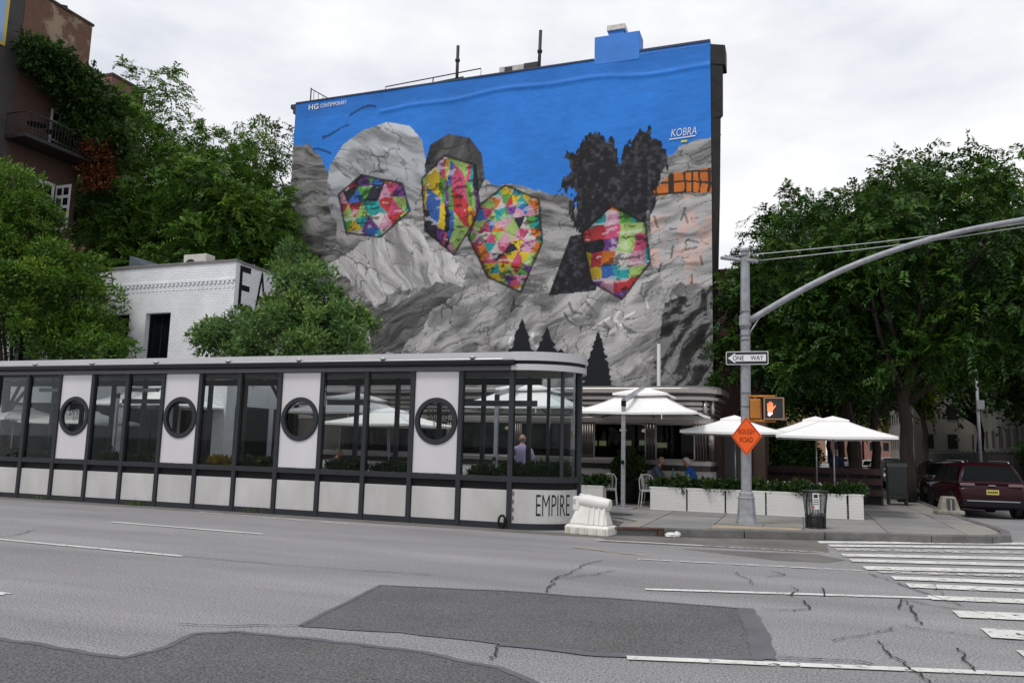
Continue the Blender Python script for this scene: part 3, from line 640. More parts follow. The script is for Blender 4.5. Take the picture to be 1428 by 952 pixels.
for x0, x1 in edges + [(XR - .18, XR - .18)]:
    # fluted pier between windows
    w0, w1 = xprev, x0
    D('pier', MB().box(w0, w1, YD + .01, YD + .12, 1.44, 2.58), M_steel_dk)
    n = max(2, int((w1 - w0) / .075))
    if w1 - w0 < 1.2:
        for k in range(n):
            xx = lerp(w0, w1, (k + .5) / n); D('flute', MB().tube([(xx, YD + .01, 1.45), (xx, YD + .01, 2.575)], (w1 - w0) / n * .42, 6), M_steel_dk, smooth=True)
    xprev = x1
for x0, x1 in edges:
    wn = D('window', MB().box(x0, x0 + .035, YD - .0, YD + .06, 1.44, 2.58).box(x1 - .035, x1, YD - .0, YD + .06, 1.44, 2.58).box(x0, x1, YD + .0, YD + .06, 1.44, 1.48).box(x0, x1, YD, YD + .06, 2.54, 2.58), M_steel)
    MB().box(x0 + .035, x1 - .035, YD + .025, YD + .033, 1.48, 2.54).build('pane', M_glass_dk, wn)
D('end_pier', MB().tube([(XR - .12, YD + .35, 1.44), (XR - .12, YD + .35, 2.58)], .16, 12), M_steel, smooth=True)
D('end_pier', MB().tube([(XR - .22, YD + .08, 2.76), (XR - .22, YD + .08, 3.3)], .07, 12), M_steel, smooth=True)
D('end_pier', MB().tube([(XR - .02, YD + .28, 2.76), (XR - .02, YD + .28, 3.3)], .07, 12), M_steel, smooth=True)
D('vestibule', MB().box(XR - .1, -.95, 26.2, 29.5, .1, 2.75), M_wood)
D('vestibule_door', MB().box(-2.2, -1.35, 26.12, 26.2, .16, 2.4), mat('door_dark', (.02, .016, .014), .3))
D('vent_pipe', MB().tube([(-4.75, 29, ZDT - .02), (-4.75, 29, ZDT + 1.9)], .07, 10), M_white)

# ------------------------------------------------------------------ parasols
M_seam = mat('canvas_seam', (.60, .59, .58), .85)
def canopy(m, cx, cy, hx, hy, z0, z1, top=0.0, sag=.05, n=6):
    """square pyramid canopy with slight sag and a thin hem"""
    rings = []
    for i in range(n + 1):
        t = i / n; s = 1 - t * (1 - top); z = lerp(z0, z1, t) - sag * math.sin(PI * t); ring = []
        for a, b in ((-1, -1), (1, -1), (1, 1), (-1, 1)): ring.append((cx + a * hx * s, cy + b * hy * s, z))
        r8 = []
        for k in range(4):
            p, q = ring[k], ring[(k + 1) % 4]; r8.append(p); r8.append(((p[0] + q[0]) / 2, (p[1] + q[1]) / 2, p[2] - .025 * (1 - t)))
        rings.append(r8)
    hem = [(x, y, zz - .06) for x, y, zz in rings[0]]
    vs = [v for r in [hem] + rings for v in r]; fs = []
    for i in range(len(rings)):
        for j in range(8): fs.append((i * 8 + j, i * 8 + (j + 1) % 8, (i + 1) * 8 + (j + 1) % 8, (i + 1) * 8 + j))
    fs.append(tuple(len(rings) * 8 + j for j in range(8)))
    m.add(vs, fs); return m
def cantilever(label, px, py, cx, cy, h, z0, z1, group='cantilever parasols beside the diner'):
    t = thing('cantilever_parasol', label, 'parasol', (px, py, ZP), group=None)
    MB().box(px - .32, px + .32, py - .32, py + .32, ZP, ZP + .03).build('base_plate', M_galv, t, bev=.01)
    MB().box(px - .055, px + .055, py - .045, py + .045, ZP + .03, z0 + .32).build('post', M_galv, t, bev=.01)
    MB().box(px - .06, px + .06, py - .05, py + .05, z0 + .14, z0 + .30).build('collar', M_black, t)
    kn = MB().sphere((px, py - .09, 1.4), .05, .05, .06, 8, 6).build('crank', M_black, t, smooth=True)
    MB().bar((px, py, z0 + .30), (cx, cy, z1 + .28), .10, .12).build('arm', M_alu, t)
    cz = canopy(MB(), cx, cy, h, h, z0, z1, top=.36).build('canopy', M_canvas, t)
    for a, b in ((-1, -1), (1, -1), (1, 1), (-1, 1)): MB().tube([(cx + a * h * lerp(1, .36, q / 5), cy + b * h * lerp(1, .36, q / 5), lerp(z0, z1, q / 5) - .05 * math.sin(PI * q / 5) + .004) for q in range(6)], .013, 5).build('seam', M_seam, cz)
    canopy(MB(), cx, cy, h * .46, h * .46, z1 + .07, z1 + .30, sag=.0).build('vent_cap', M_canvas, cz)
    for a, b in ((-1, -1), (1, -1), (1, 1), (-1, 1), (0, -1), (1, 0), (0, 1), (-1, 0)):
        MB().bar((cx, cy, z1 - .12), (cx + a * h * .98, cy + b * h * .98, z0 - .04), .022).build('rib', M_frame, t)
    MB().tube([(cx + h * .45, cy - h, z0 - .02), (cx + h * .45, cy - h, z0 - .2)], .012, 5).build('tie_strap', M_canvas, t)
    return t
cantilever('white cantilever parasol on a grey post beside the clipped ball topiary', -4.48, 21.45, -4.2, 23.1, 1.72, 2.78, 3.28)
cantilever('white cantilever parasol behind the curved glass end of the enclosure', -7.9, 20.6, -7.55, 22.4, 1.72, 2.88, 3.38)
cantilever('white two-tier cantilever parasol in front of the white brick building', -21.0, 19.9, -20.9, 21.6, 1.6, 2.85, 3.4)
cantilever('white cantilever parasol near the street tree by the corner of the white brick building', -15.6, 23.2, -14.6, 24.2, 1.8, 2.75, 3.2)
def pole_parasol(label, x, y, h, z0, z1):
    t = thing('parasol', label, 'parasol', (x, y, ZP))
    MB().lathe([(.24, 0), (.24, .05), (.05, .08)], 14, (x, y, ZP)).build('base', M_galv, t)
    MB().tube([(x, y, ZP + .05), (x, y, z1)], .022, 8).build('pole', M_alu, t, smooth=True)
    c = canopy(MB(), x, y, h, h, z0, z1 - .05, top=.2, sag=.03).build('canopy', M_canvas, t)
    canopy(MB(), x, y, h * .27, h * .27, z1 - .03, z1 + .09, sag=0).build('vent_cap', M_canvas, c)
    for a, b in ((-1, -1), (1, -1), (1, 1), (-1, 1)): MB().tube([(x + a * h * lerp(1, .2, q / 5), y + b * h * lerp(1, .2, q / 5), lerp(z0, z1 - .05, q / 5) - .03 * math.sin(PI * q / 5) + .004) for q in range(6)], .012, 5).build('seam', M_seam, c)
    for a, b in ((-1, -1), (1, -1), (1, 1), (-1, 1)): MB().bar((x, y, z1 - .1), (x + a * h * .97, y + b * h * .97, z0 - .03), .018).build('rib', M_frame, t)
    return t
pole_parasol('white pole parasol partly behind the orange diamond sign', -1.66, 23.3, 1.36, 2.30, 2.70)
pole_parasol('white pole parasol above the planters nearest the litter basket', .93, 23.2, 1.45, 2.22, 2.70)
pole_parasol('white pole parasol tucked behind the one above the litter basket', .55, 26.2, 1.4, 2.36, 2.82)
pole_parasol('white pole parasol seen through the middle bays of the enclosure', -11.35, 20.8, 1.45, 2.30, 2.72)
pole_parasol('white pole parasol at the far street tree end of the enclosure', -27.0, 21.0, 1.6, 2.28, 2.72)
pole_parasol('white pole parasol near the porthole furthest from the curved end', -23.9, 21.2, 1.4, 2.2, 2.62)

# ------------------------------------------------------------------ planter boxes with slatted fronts
M_slat = mat('planter_white', (.70, .69, .665), .5, nscale=1.3, namt=.06)
def planter(label, x0, x1, y0, z1, seed, dp=.46, group='white slatted planters along the pavement'):
    t = thing('planter_box', label, 'planter', ((x0 + x1) / 2, y0, ZP), group=group)
    MB().box(x0 + .015, x1 - .015, y0 + .015, y0 + dp, ZP, z1).build('box', M_slat, t)
    m = MB(); n = 9; hh = (z1 - ZP) / n
    for k in range(n): m.box(x0 + .008, x1 - .008, y0, y0 + .016, ZP + k * hh + .004, ZP + (k + 1) * hh - .005)
    s = m.build('slat_cladding', M_slat, t); s['kind'] = 'stuff'
    MB().box(x0 - .01, x1 + .01, y0 - .008, y0 + .02, z1 - .02, z1 + .015).build('rim', M_slat, t)
    q, tt = bush_mesh(seed, x1 - x0 + .1, dp + .15, .30, int(2600 * (x1 - x0)), .085, .042)
    q[:, :, 1] += dp / 2; q[:, :, 2] += z1 - ZP - .02
    o = bpy.data.objects.new('foliage', quads_mesh('foliage', q, tt, ML_box)); COL.objects.link(o); o.parent = t
    return t
PB = [-3.78, -2.79, -1.80, -.79, .20, 1.15]
LB = ['white slatted planter with trailing greenery at the seated diners, first from the enclosure', 'white slatted planter in front of the blue shirted diner, second in the row', 'white slatted planter standing behind the steel signal pole', 'white slatted planter between the signal pole and the litter basket', 'white slatted planter behind the wire litter basket']
for i in range(5): planter(LB[i], PB[i] + .012, PB[i + 1] - .012, 21.55 + .02 * i, .755, 200 + i)
planter('short white slatted planter closing the end of the row', 1.175, 1.53, 21.66, .765, 210)
planter('white slatted planter beside the curved end of the enclosure', -6.6, -5.05, 21.5, .72, 211)
# ball topiary in a dark tub
t = thing('topiary_ball', 'clipped round boxwood ball in a tall black tub behind the parasol post', 'topiary', (-4.78, 23.6, ZP))
MB().lathe([(.30, 0), (.42, .62), (.44, .66), (.40, .68)], 24, (-4.78, 23.6, ZP)).build('tub', M_gloss_black, t, smooth=False)
rng = np.random.default_rng(5); q, tt = lobes_leaves(rng, [(np.array([0, 0, 1.0]), .43)], 5200, .07, .035, fill=.7)
o = bpy.data.objects.new('foliage', quads_mesh('foliage', q, tt, ML_box)); COL.objects.link(o); o.parent = t
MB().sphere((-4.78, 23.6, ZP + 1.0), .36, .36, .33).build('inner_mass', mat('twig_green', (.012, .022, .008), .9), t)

# ------------------------------------------------------------------ tables, chairs, things on them
M_cloth = mat('table_white', (.72, .71, .69), .6, nscale=2, namt=.04)
def cafe_table(label, x, y, r=.38, zt=.74, group=None, sq=False):
    t = thing('cafe_table', label, 'table', (x, y, ZP), group=group); m = MB()
    (m.box(x - r, x + r, y - r, y + r, ZP + zt - .03, ZP + zt) if sq else m.lathe([(r * .98, zt - .03), (r, zt - .015), (r, zt)], 24, (x, y, ZP))).build('table_top', M_cloth, t)
    MB().tube([(x, y, ZP + .03), (x, y, ZP + zt - .03)], .03, 8).build('pedestal', M_frame, t)
    MB().lathe([(.2, 0), (.19, .02), (.04, .04)], 16, (x, y, ZP)).build('foot', M_frame, t)
    return t
cafe_table('small square white table between the two seated diners', -3.38, 23.2, .36, sq=True)
cafe_table('white table with upturned glasses behind the second planter', -2.0, 24.0, .3, sq=True)
cafe_table('white table with folded napkins behind the signal pole', -.5, 23.2, .42, sq=True)
cafe_table('white table with folded napkins behind the litter basket', .55, 22.9, .36, sq=True)
for i, (x, y) in enumerate([(-9.6, 20.3), (-12.2, 19.9), (-17.6, 20.2)]):
    cafe_table(['round white cafe table seen through the bay next to the fourth porthole', 'round white cafe table below the pole parasol in the middle bays', 'round white cafe table behind the two-tier parasol bay'][i], x, y, .42)
def chair(label, x, y, rz, group=None, m=None):
    m = m or M_white; t = thing('bistro_chair', label, 'chair', (x, y, ZP), rz, group=group); B = lambda n, mb: mb.build(n, m, t, local=True)
    B('seat', MB().box(-.2, .2, -.2, .2, .43, .46))
    for sx in (-1, 1):
        B('leg', MB().tube([(sx * .18, .18, .43), (sx * .22, .23, 0)], .014, 6)); 
        B('leg', MB().tube([(sx * .18, -.18, .43), (sx * .22, -.24, 0)], .014, 6))
    B('backrest', MB().tube([(-.19, -.19, .46), (-.2, -.24, .75), (-.14, -.26, .86), (0, -.27, .89), (.14, -.26, .86), (.2, -.24, .75), (.19, -.19, .46)], .016, 6))
    for k in (-1, 0, 1): B('slat', MB().bar((k * .09, -.2, .46), (k * .09, -.26, .86), .045, .01))
    return t
chair('white bistro chair beside the black topiary tub, back to the kerb', -5.15, 22.75, R_(10))
chair('white bistro chair tucked between the topiary tub and the first planter', -4.02, 22.6, R_(200))
chair('white bistro chair that the diner in the slate shirt sits on', -4.05, 23.25, R_(-90))
chair('white bistro chair that the diner in the blue shirt sits on', -2.72, 23.25, R_(90))
for i, (x, y, r) in enumerate([(-9.0, 20.6, 1.2), (-10.3, 20.2, -1.4), (-11.6, 19.7, 1.5), (-12.9, 20.1, -1.3), (-16.9, 20.2, 1.4), (-18.3, 20.1, -1.5)]):
    chair(['white bistro chair on the curved end side of the table by porthole one', 'white bistro chair on the far side of the table by porthole one', 'white bistro chair at the table below the middle pole parasol, facing away from the diner', 'white bistro chair with a dark dressed sitter below the middle pole parasol', 'white bistro chair at the table behind the two-tier parasol, on its diner side', 'white bistro chair at the table behind the two-tier parasol, on its white building side'][i], x, y, r, group='chairs at the round tables')
b = thing('water_bottle', 'green glass water bottle standing on the table between the diners', 'bottle', (-3.38, 23.1, ZP + .74))
MB().lathe([(.04, 0), (.042, .02), (.042, .17), (.016, .23), (.014, .30)], 12, (-3.38, 23.1, ZP + .74)).build('body', mat('bottle_glass', (.03, .16, .13), .1), b, smooth=True)
MB().lathe([(.016, .30), (.016, .33), (.012, .335)], 10, (-3.38, 23.1, ZP + .74)).build('cap', M_alu, b); MB().lathe([(.0425, .06), (.0428, .13)], 12, (-3.38, 23.1, ZP + .74)).build('paper_label', mat('bottle_label', (.35, .55, .55), .6), b)
rdn = random.Random(12)
def napkin(x, y, lab):
    m = MB(); m.add([(x - .07, y - .05, ZP + .745), (x + .08, y - .05, ZP + .745), (x + .07, y + .06, ZP + .745), (x - .08, y + .05, ZP + .745), (x - .01, y - .02, ZP + .83), (x + .015, y + .02, ZP + .835)], [(0, 1, 4), (1, 2, 5, 4), (2, 3, 5), (3, 0, 4, 5), (3, 2, 1, 0)])
    o = m.build('folded_napkin', M_cloth, at=(x, y, ZP + .745)); tag(o, lab, 'napkin', 'folded napkins on ' + lab.split(' on ')[-1])
for x, y in ((-.78, 23.0), (-.6, 23.3), (-.35, 23.05), (-.2, 23.4)): napkin(x, y, 'small folded white napkin standing on the table behind the signal pole')
for x, y in ((.35, 22.75), (.55, 23.05), (.75, 22.8)): napkin(x, y, 'small folded white napkin standing on the table behind the litter basket')
for x, y in ((-3.58, 23.15), (-3.2, 23.25)):
    p = MB().lathe([(.06, 0), (.11, .012), (.115, .02), (.1, .022)], 18, (x, y, ZP + .742)).build('plate', M_white, at=(x, y, ZP + .742)); tag(p, 'white plate on the table between the two seated diners', 'plate', 'plates of the seated diners')
for x, y in ((-2.15, 23.9), (-2.0, 24.05), (-1.85, 23.92), (-2.1, 24.15)):
    gq = MB().lathe([(.03, 0), (.03, .004), (.006, .01), (.006, .07), (.035, .11), (.032, .17)], 10, (x, y, ZP + .742)).build('wine_glass', M_glass, at=(x, y, ZP + .742), smooth=True); tag(gq, 'empty wine glass on the white table behind the second planter', 'glass', 'glasses on the white table')
# ------------------------------------------------------------------ people
def person(name, label, loc, rz, pose, shirt, trouser, hair, shoe=None, bald=False, cat='person'):
    J = {}; E_ = []
    def j(n, p, r, mi, par=None):
        J[n] = (Vector(p), r, mi, len(J)); 
        if par: E_.append((par, n))
    S, T, K, H_ = 0, 1, 2, 3           # shirt, trousers, skin, shoe
    if pose == 'stand':
        hz, kn, an, ft = .95, None, None, None
        j('pelvis', (0, 0, .96), .15, T); j('waist', (0, .0, 1.10), .145, S, 'pelvis'); j('chest', (0, -.01, 1.32), .165, S, 'waist'); j('collar', (0, -.01, 1.47), .11, S, 'chest'); j('neck', (0, .015, 1.54), .055, K, 'collar'); j('skull', (0, .03, 1.62), .06, K, 'neck')
        for s, n in ((-1, 'l'), (1, 'r')):
            j('sh' + n, (s * .19, -.01, 1.42), .075, S, 'collar'); j('el' + n, (s * .27, .02, 1.16), .052, S, 'sh' + n); j('wr' + n, (s * .25, .16, .98), .034, K, 'el' + n); j('ha' + n, (s * .24, .21, .92), .035, K, 'wr' + n)
            j('hi' + n, (s * .10, 0, .88), .11, T, 'pelvis'); j('kn' + n, (s * .11, .03, .5), .075, T, 'hi' + n); j('an' + n, (s * .12, -.01, .09), .05, T, 'kn' + n); j('to' + n, (s * .13, .15, .04), .045, H_, 'an' + n)
        head = Vector((0, .045, 1.68))
    else:
        lean = .16
        j('pelvis', (0, -.05, .56), .15, T); j('waist', (0, -.02, .70), .15, S, 'pelvis'); j('chest', (0, lean * .5, .93), .165, S, 'waist'); j('collar', (0, lean * .85, 1.08), .11, S, 'chest'); j('neck', (0, lean + .03, 1.15), .055, K, 'collar'); j('skull', (0, lean + .07, 1.22), .06, K, 'neck')
        for s, n in ((-1, 'l'), (1, 'r')):
            j('sh' + n, (s * .20, lean * .8, 1.03), .075, S, 'collar'); j('el' + n, (s * .25, lean + .12, .82), .052, K if bald == 2 else S, 'sh' + n); j('wr' + n, (s * .13, lean + .30, .80), .033, K, 'el' + n); j('ha' + n, (s * .09, lean + .36, .80), .034, K, 'wr' + n)
            j('hi' + n, (s * .10, .02, .55), .11, T, 'pelvis'); j('kn' + n, (s * .13, .42, .54), .08, T, 'hi' + n); j('an' + n, (s * .13, .40, .1), .05, T, 'kn' + n); j('to' + n, (s * .13, .55, .045), .045, H_, 'an' + n)
        head = Vector((0, lean + .09, 1.28))
    me = bpy.data.meshes.new('body_skin'); idx = {n: i for i, n in enumerate(J)}
    me.from_pydata([J[n][0] for n in J], [(idx[a], idx[b]) for a, b in E_], [])
    ob = bpy.data.objects.new('body_skin', me); COL.objects.link(ob)
    sk = ob.modifiers.new('skin', 'SKIN'); 
    if not me.skin_vertices: me.skin_vertices.new() if hasattr(me.skin_vertices, 'new') else None
    for i, n in enumerate(J):
        r = J[n][1]; me.skin_vertices[0].data[i].radius = (r, r * (.78 if n in ('pelvis', 'waist', 'chest', 'collar') else 1)); me.skin_vertices[0].data[i].use_root = (i == 0)
    ss = ob.modifiers.new('subsurf', 'SUBSURF'); ss.levels = 2; ss.render_levels = 2
    dg = bpy.context.evaluated_depsgraph_get(); ev = ob.evaluated_get(dg); m2 = ev.to_mesh()
    b = MB(); pts = [(J[n][0], J[n][2], J[n][1]) for n in J]
    V = [v.co.copy() for v in m2.vertices]; b.v = [tuple(v) for v in V]
    for p in m2.polygons:
        c = sum((V[i] for i in p.vertices), Vector()) / len(p.vertices)
        k = min(pts, key=lambda q: (q[0] - c).length - q[2] * .4)[1]; b.f.append(tuple(p.vertices)); b.mi.append(k)
    ev.to_mesh_clear(); bpy.data.objects.remove(ob)
    # head: shaped ellipsoid with brow, nose, chin and ears, part of the same body mesh
    b.cur = 2; i0 = len(b.v); b.sphere((0, 0, 0), .076, .098, .118, 16, 12)
    for i in range(i0, len(b.v)):
        x, y, z = b.v[i]
        if y > .05 and abs(x) < .025 and -.03 < z < .02: y += .022
        if y > .04 and .02 < z < .04 and .015 < abs(x) < .05: y -= .008
        if z < -.06: x *= .82; y = y * .9 + .012
        b.v[i] = (x + head.x, y + head.y, z + head.z)
    for s in (-1, 1): b.sphere((head.x + s * .078, head.y - .01, head.z - .005), .012, .022, .033, 8, 6)
    b.sphere((head.x, head.y + .094, head.z - .055), .022, .008, .006, 8, 6)
    for s in (-1, 1): b.sphere((head.x + s * .03, head.y + .083, head.z + .018), .011, .008, .007, 8, 6)
    # five fingers to each hand
    for n, s in (('l', -1), ('r', 1)):
        hp = J['ha' + n][0]; wp = J['wr' + n][0]; d = (hp - wp).normalized(); sd = d.cross(Vector((0, 0, 1))).normalized(); up = sd.cross(d)
        for k in range(4):
            o_ = hp + sd * (k - 1.5) * .019; ln = (.065, .075, .07, .055)[k]; b.tube([o_, o_ + d * ln * .5 + up * .004, o_ + d * ln * .8 - up * .02, o_ + d * ln * .85 - up * .04], [.0095, .009, .008, .006], 6)
        o_ = wp.lerp(hp, .6) - sd * s * .03; b.tube([o_, o_ + d * .03 - sd * s * .02, o_ + d * .06 - sd * s * .02 - up * .01], [.011, .01, .007], 6)
    t = thing(name, label, cat, loc, rz)
    o = b.build('body', [shirt, trouser, M_skin, shoe or M_black], t, local=True, smooth=True)
    if hair:
        h = MB(); h.sphere((head.x, head.y - .012, head.z + .018), .082, .10, .112, 14, 10)
        keep = []; vv = h.v
        if bald: fs = [f for f in h.f if all(vv[i][2] < head.z + .05 for i in f) and all(vv[i][2] > head.z - .06 for i in f) and all(vv[i][1] < head.y + .02 for i in f)]
        else: fs = [f for f in h.f if all(vv[i][2] > head.z + .03 or (vv[i][1] < head.y - .01 and vv[i][2] > head.z - .06) for i in f)]
        h.f = fs; h.mi = [0] * len(fs); h.build('hair', hair, t, local=True, smooth=True)
    return t
def shirt_stripe(name, c1, c2, sc):
    m = bpy.data.materials.new(name); m.use_nodes = True; tt = m.node_tree; bb = tt.nodes['Principled BSDF']; bb.inputs['Roughness'].default_value = .85
    tc = N(tt, 'ShaderNodeTexCoord'); wv = N(tt, 'ShaderNodeTexWave', Scale=sc, Distortion=1.2); r = N(tt, 'ShaderNodeValToRGB'); r.color_ramp.elements[0].color = (*c1, 1); r.color_ramp.elements[1].color = (*c2, 1)
    tt.links.new(tc.outputs['Object'], wv.inputs['Vector']); tt.links.new(wv.outputs['Fac'], r.inputs['Fac']); tt.links.new(r.outputs[0], bb.inputs['Base Color']); return m
M_hair_w = mat('hair_white', (.55, .54, .52), .8, nscale=30, namt=.2); M_hair_g = mat('hair_grey', (.16, .14, .12), .8, nscale=30, namt=.3)
M_denim = mat('denim', (.03, .04, .07), .9, nscale=12, namt=.2)
person('person', 'seated person in a slate blue shirt leaning over the table by the topiary', (-3.98, 23.25, ZP), R_(-90), 'sit', mat('shirt_slate', (.075, .085, .14), .85, nscale=6, namt=.2), M_denim, M_hair_g, bald=True)
person('person', 'seated person in a bright blue shirt with short white hair behind the second planter', (-2.78, 23.25, ZP), R_(90), 'sit', mat('shirt_blue', (.012, .085, .36), .8, nscale=6, namt=.15), M_denim, M_hair_w)
person('person', 'standing person in a lilac striped shirt seen from behind through the curved glass', (-6.78, 19.6, ZP), R_(8), 'stand', shirt_stripe('shirt_lilac', (.42, .36, .55), (.22, .18, .36), 11), M_black, M_hair_g, bald=True).scale = (1.16, 1.1, 1.06)
person('person', 'distant person in a dark blue top walking away under the parasols', (1.7, 40.5, ZP), R_(0), 'stand', mat('shirt_navy', (.02, .035, .09), .8), M_black, M_hair_g)
person('person', 'seated person in a dark top at a round table seen through the enclosure', (-12.85, 20.05, ZP), R_(-75), 'sit', mat('shirt_plum', (.06, .02, .04), .8), M_black, M_hair_g)

# ------------------------------------------------------------------ signal pole with mast arm and signs
PX, PY = -1.08, 18.35
SP = thing('signal_pole', 'galvanised steel traffic signal pole with a long curved mast arm at the kerb', 'signal pole', (PX, PY, ZP))
def Q(n, m, mm, par=SP, **k): return m.build(n, mm, par, **k)
Q('foot_plate', MB().box(PX - .33, PX + .33, PY - .3, PY + .3, ZP, ZP + .035), M_conc)
m = MB(); vs = []
prof = [(.235, .035), (.225, .1), (.20, .2), (.175, .55), (.185, .6), (.16, .62), (.155, .70), (.12, .73)]
m.lathe(prof, 8, (PX, PY, ZP)); ped = Q('pedestal', m, M_galv)
Q('shaft', MB().tube([(PX, PY, ZP + .7), (PX + .03, PY, 4.6), (PX + .05, PY, 6.32)], [.112, .105, .098], 8), M_galv)
Q('cap', MB().lathe([(.11, 0), (.115, .05), (.08, .09), (.01, .1)], 10, (PX + .05, PY, 6.3)), M_galv, smooth=True)
for zz in (1.9, 2.75, 3.05, 4.25, 4.35, 4.52, 4.9, 6.2): Q('band', MB().lathe([(.114, 0), (.116, .012), (.114, .024)], 12, (PX + .02, PY, zz)), M_frame_lt)
cl = Q('arm_clamp', MB().lathe([(.128, 0), (.135, .03), (.135, .22), (.128, .25)], 12, (PX + .03, PY, 4.58)), M_galv)
arm = [(PX + .12, PY - .02, 4.70), (.22, PY - .1, 5.37), (1.4, PY - .15, 5.90), (2.8, PY - .15, 6.33), (4.12, PY - .15, 6.57), (5.6, PY - .15, 6.72), (7.6, PY - .15, 6.80)]
ap = []
for i in range(len(arm) - 1):
    for k in range(4):
        p0 = Vector(arm[max(i - 1, 0)]); p1 = Vector(arm[i]); p2 = Vector(arm[i + 1]); p3 = Vector(arm[min(i + 2, len(arm) - 1)]); u = k / 4
        ap.append(.5 * ((2 * p1) + (-p0 + p2) * u + (2 * p0 - 5 * p1 + 4 * p2 - p3) * u * u + (-p0 + 3 * p1 - 3 * p2 + p3) * u ** 3))
ap.append(Vector(arm[-1])); Q('mast_arm', MB().tube(ap, [lerp(.075, .045, i / (len(ap) - 1)) for i in range(len(ap))], 10), M_galv, smooth=True)
Q('knee_brace', MB().tube([(PX + .08, PY - .02, 4.32), (PX + .14, PY - .02, 4.45), (PX + .35, PY - .04, 4.78)], .02, 6), M_galv, smooth=True)
Q('crosspiece', MB().tube([(PX - .5, PY + .15, 6.24), (PX + .33, PY - .12, 6.04)], .045, 8), M_galv, smooth=True)
for a in ((PX - .48, PY + .15, 6.25), (PX + .3, PY - .11, 6.06)):
    pts = [Vector(a).lerp(Vector((7.3, PY - .15, 6.85)), k / 8) - Vector((0, 0, .12 * math.sin(PI * k / 8))) for k in range(9)]
    Q('guy_wire', MB().tube(pts, .011, 5), M_alu, smooth=True)
# one way sign
SG = thing('one_way_sign', 'black and white ONE WAY arrow sign strapped to the signal pole', 'street sign', (PX + .03, PY - .13, 3.84))
sx0, sx1, sz0, sz1, sy = -1.47, -.56, 3.69, 3.99, PY - .15
def RR(x0, x1, z0, z1, r, n=4):
    o = []
    for cx, cz, a0 in ((x1 - r, z0 + r, -PI / 2), (x1 - r, z1 - r, 0), (x0 + r, z1 - r, PI / 2), (x0 + r, z0 + r, PI)):
        for k in range(n + 1): o.append((cx + r * math.cos(a0 + PI / 2 * k / n), cz + r * math.sin(a0 + PI / 2 * k / n)))
    return o
M_sblack = mat('sign_black', (.012, .012, .012), .4); M_swhite = mat('sign_white', (.72, .73, .74), .35, nscale=4, namt=.05)
MB().xprism(RR(sx0, sx1, sz0, sz1, .03), sy, sy + .004).build('plate', M_swhite, SG)
MB().xprism(RR(sx0 + .014, sx1 - .014, sz0 + .014, sz1 - .014, .025), sy - .003, sy - .0005).build('black_field', M_sblack, SG)
ar = [(sx0 + .04, 3.84), (sx0 + .20, 3.955), (sx0 + .20, 3.915), (sx1 - .05, 3.915), (sx1 - .05, 3.765), (sx0 + .20, 3.765), (sx0 + .20, 3.725)]
MB().xprism(ar, sy - .006, sy - .0035).build('arrow', M_swhite, SG)
text_fit('ONE', .24, .105, lambda u, v: (sx0 + .15 + u, sy - .008, 3.787 + v), bold=.012).build('lettering', M_sblack, SG)
text_fit('WAY', .28, .105, lambda u, v: (sx0 + .53 + u, sy - .008, 3.787 + v), bold=.012).build('lettering', M_sblack, SG)
MB().box(PX - .02, PX + .06, sy + .004, sy + .05, 3.7, 3.98).build('strap_bracket', M_galv, SG)
# rough road diamond
RD = thing('rough_road_sign', 'orange diamond ROUGH ROAD sign on the signal pole', 'street sign', (PX + .03, PY - .18, 2.1), R_(-38))
ax = .43; M_or = mat('sign_orange', (.95, .13, .02), .45, nscale=3, namt=.06); di = [(0, -ax), (ax, 0), (0, ax), (-ax, 0)]
MB().xprism(di, 0, .005).build('plate', M_or, RD, local=True)
for k in range(4):
    a, b = di[k], di[(k + 1) % 4]; ia, ib = (a[0] * .93, a[1] * .93), (b[0] * .93, b[1] * .93); ja, jb = (a[0] * .89, a[1] * .89), (b[0] * .89, b[1] * .89)
    MB().add([(ia[0], -.003, ia[1]), (ib[0], -.003, ib[1]), (jb[0], -.003, jb[1]), (ja[0], -.003, ja[1])], [(0, 1, 2, 3)]).build('border_line', M_sblack, RD, local=True)
M_stxt = mat('sign_letter', (.09, .02, .012), .5)
text_fit('ROUGH', .44, .115, lambda u, v: (-.22 + u, -.004, .045 + v)).build('lettering', M_stxt, RD, local=True)
text_fit('ROAD', .36, .115, lambda u, v: (-.18 + u, -.004, -.135 + v)).build('lettering', M_stxt, RD, local=True)
# pedestrian signal
PS = thing('pedestrian_signal', 'yellow pedestrian signal showing a lit orange hand, bracketed to the signal pole', 'signal', (PX + .5, PY, 2.7))
M_yel = mat('signal_yellow', (.42, .16, .012), .45, nscale=3, namt=.15); M_hand = mat('lit_hand', (1, .25, .1), .5, emit=(1, .13, .05), estr=1.3)
hx0, hx1, hz0, hz1, hy = -.665, -.255, 2.475, 2.945, PY - .22
MB().box(hx0, hx1, hy, hy + .24, hz0, hz1).build('housing', M_yel, PS, bev=.02)
fr = MB(); fr.box(hx0 - .01, hx0 + .02, hy - .06, hy - .002, hz0 - .01, hz1 + .01).box(hx1 - .02, hx1 + .01, hy - .06, hy - .002, hz0 - .01, hz1 + .01).box(hx0 + .02, hx1 - .02, hy - .06, hy - .002, hz1 - .02, hz1 + .01).box(hx0 + .02, hx1 - .02, hy - .06, hy - .002, hz0 - .01, hz0 + .02)
fr.build('visor', mat('visor_tan', (.28, .17, .1), .5), PS)
MB().box(hx0 + .02, hx1 - .02, hy - .012, hy - .004, hz0 + .02, hz1 - .02).build('lens', mat('lens_black', (.01, .011, .014), .2), PS)
m = MB(); cx, cz, y = hx0 + .13, hz0 + .22, hy - .018
